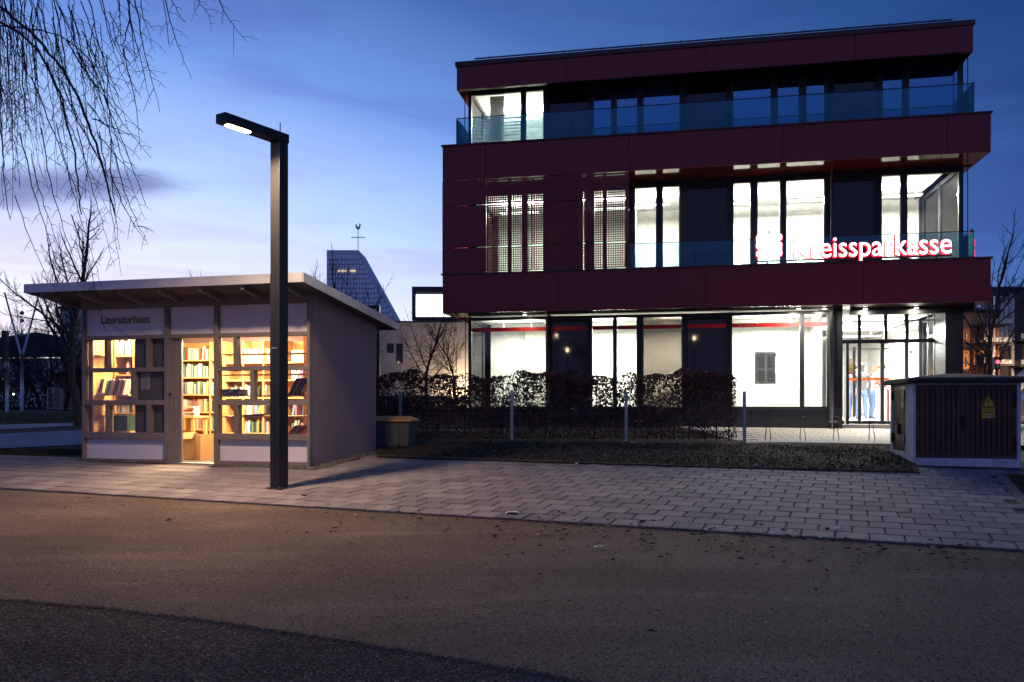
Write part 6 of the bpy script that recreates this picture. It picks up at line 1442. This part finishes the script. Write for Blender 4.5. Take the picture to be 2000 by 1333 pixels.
tag(pebbles('loose_gravel', coarse, 26000, STN, .003, .010, 8), 'coarse brown and grey gravel in the near left corner', 'gravel', kind='stuff')
def rim_(r):
    i = r.randrange(len(edgew) - 1); a, b = edgew[i], edgew[i + 1]; t_ = r.random(); x = a[0] + (b[0] - a[0]) * t_ + r.gauss(0, .02); y = a[1] + (b[1] - a[1]) * t_ + r.gauss(0, .022); return x, y, gz(y) - .004
tag(pebbles('rim_stones', rim_, 3000, [STN[2], STN[2], STN[0]], .004, .011, 14), 'line of dark stones where path and coarse gravel meet', 'gravel', kind='stuff')
def joint_(r):
    t_ = r.random() ** .8; p = A0 + (A1 - A0) * t_; x, y = p.x + r.gauss(0, .02), p.y - abs(r.gauss(0, .05)); return x, y, gz(y)
tag(pebbles('edge_grit', joint_, 2200, [STN[2], STN[0]], .003, .009, 15), 'dark grit along the front edge of the paving', 'grit', kind='stuff')
def grit(r):
    px_ = r.uniform(-10, 2010); py_ = 960 + px_ * .06 + (1333 - 960) * r.random() ** 1.1
    x, y = P(px_, min(py_, 1340)); return x, y, gz(y) - .003
tag(pebbles('path_grit', grit, 17000, STN, .0025, .0085, 9), 'fine loose grit scattered over the gravel path', 'grit', kind='stuff')
def gritp(r):
    px_ = r.gauss(470, 110); py_ = 900 + r.random() * 90
    x, y = P(px_, py_); return x, y, gz(y) + .014
tag(pebbles('paving_grit', gritp, 1500, STN, .004, .010, 10), 'loose grit spilled on the paving between hut door and lamp', 'grit', kind='stuff')
def scrap(name, label, cat, px_, py_, w_, h_, m, seed, tall=.3):
    r = random.Random(seed); x, y = P(px_, py_); s_ = y / F; W_ = w_ * s_ / 2; t_ = MB(); n = 5; dz = gz(y) + .022
    g_ = [[(x + (i / (n - 1) - .5) * 2 * W_ + r.uniform(-.2, .2) * W_, y + (j / 2 - .5) * W_ * 1.4 + r.uniform(-.2, .2) * W_, dz + r.random() * h_ * s_ * (1 if 0 < i < n - 1 else .2)) for i in range(n)] for j in range(3)]
    for j in range(2):
        for i in range(n - 1): t_.poly([g_[j][i], g_[j][i + 1], g_[j + 1][i + 1], g_[j + 1][i]])
    o = t_.obj(name, m); sd = o.modifiers.new('t', 'SOLIDIFY'); sd.thickness = .0012; tag(o, label, cat); return o
PW = mat('white_litter', (.78, .76, .82), .7)
for i, (px_, py_, w_, h_, lab) in enumerate(((1001, 1007, 28, 5, 'flat torn white paper on the front edge of the paving'), (1170, 1073, 15, 3, 'small white paper scrap on the gravel path among leaves'), (1478, 916, 15, 9, 'crumpled white tissue at the edge of the soil strip'), (1636, 1038, 14, 7, 'crumpled white tissue on the right paving'),
                                             (1603, 1055, 6, 4, 'tiny white crumb at the paving edge, right of centre'), (1128, 909, 9, 3, 'white scrap where soil meets paving, middle of the view'), (1184, 896, 9, 4, 'white scrap on the soil in front of the hedge'), (1235, 869, 8, 4, 'white scrap under the middle fence post'), (1445, 866, 8, 6, 'white scrap beside the last fence post'),
                                             (1550, 1053, 6, 3, 'tiny white crumb left of the larger tissue at the paving edge'), (1490, 1079, 12, 3, 'tan paper scrap on the path at the right'))):
    scrap('paper_scrap', lab, 'litter', px_, py_, w_, h_, PW if i < 10 else LV[2], 40 + i)
print('books', nb[0], 'objects', len(bpy.data.objects), 'pavers', len(pav), len(pav_in))
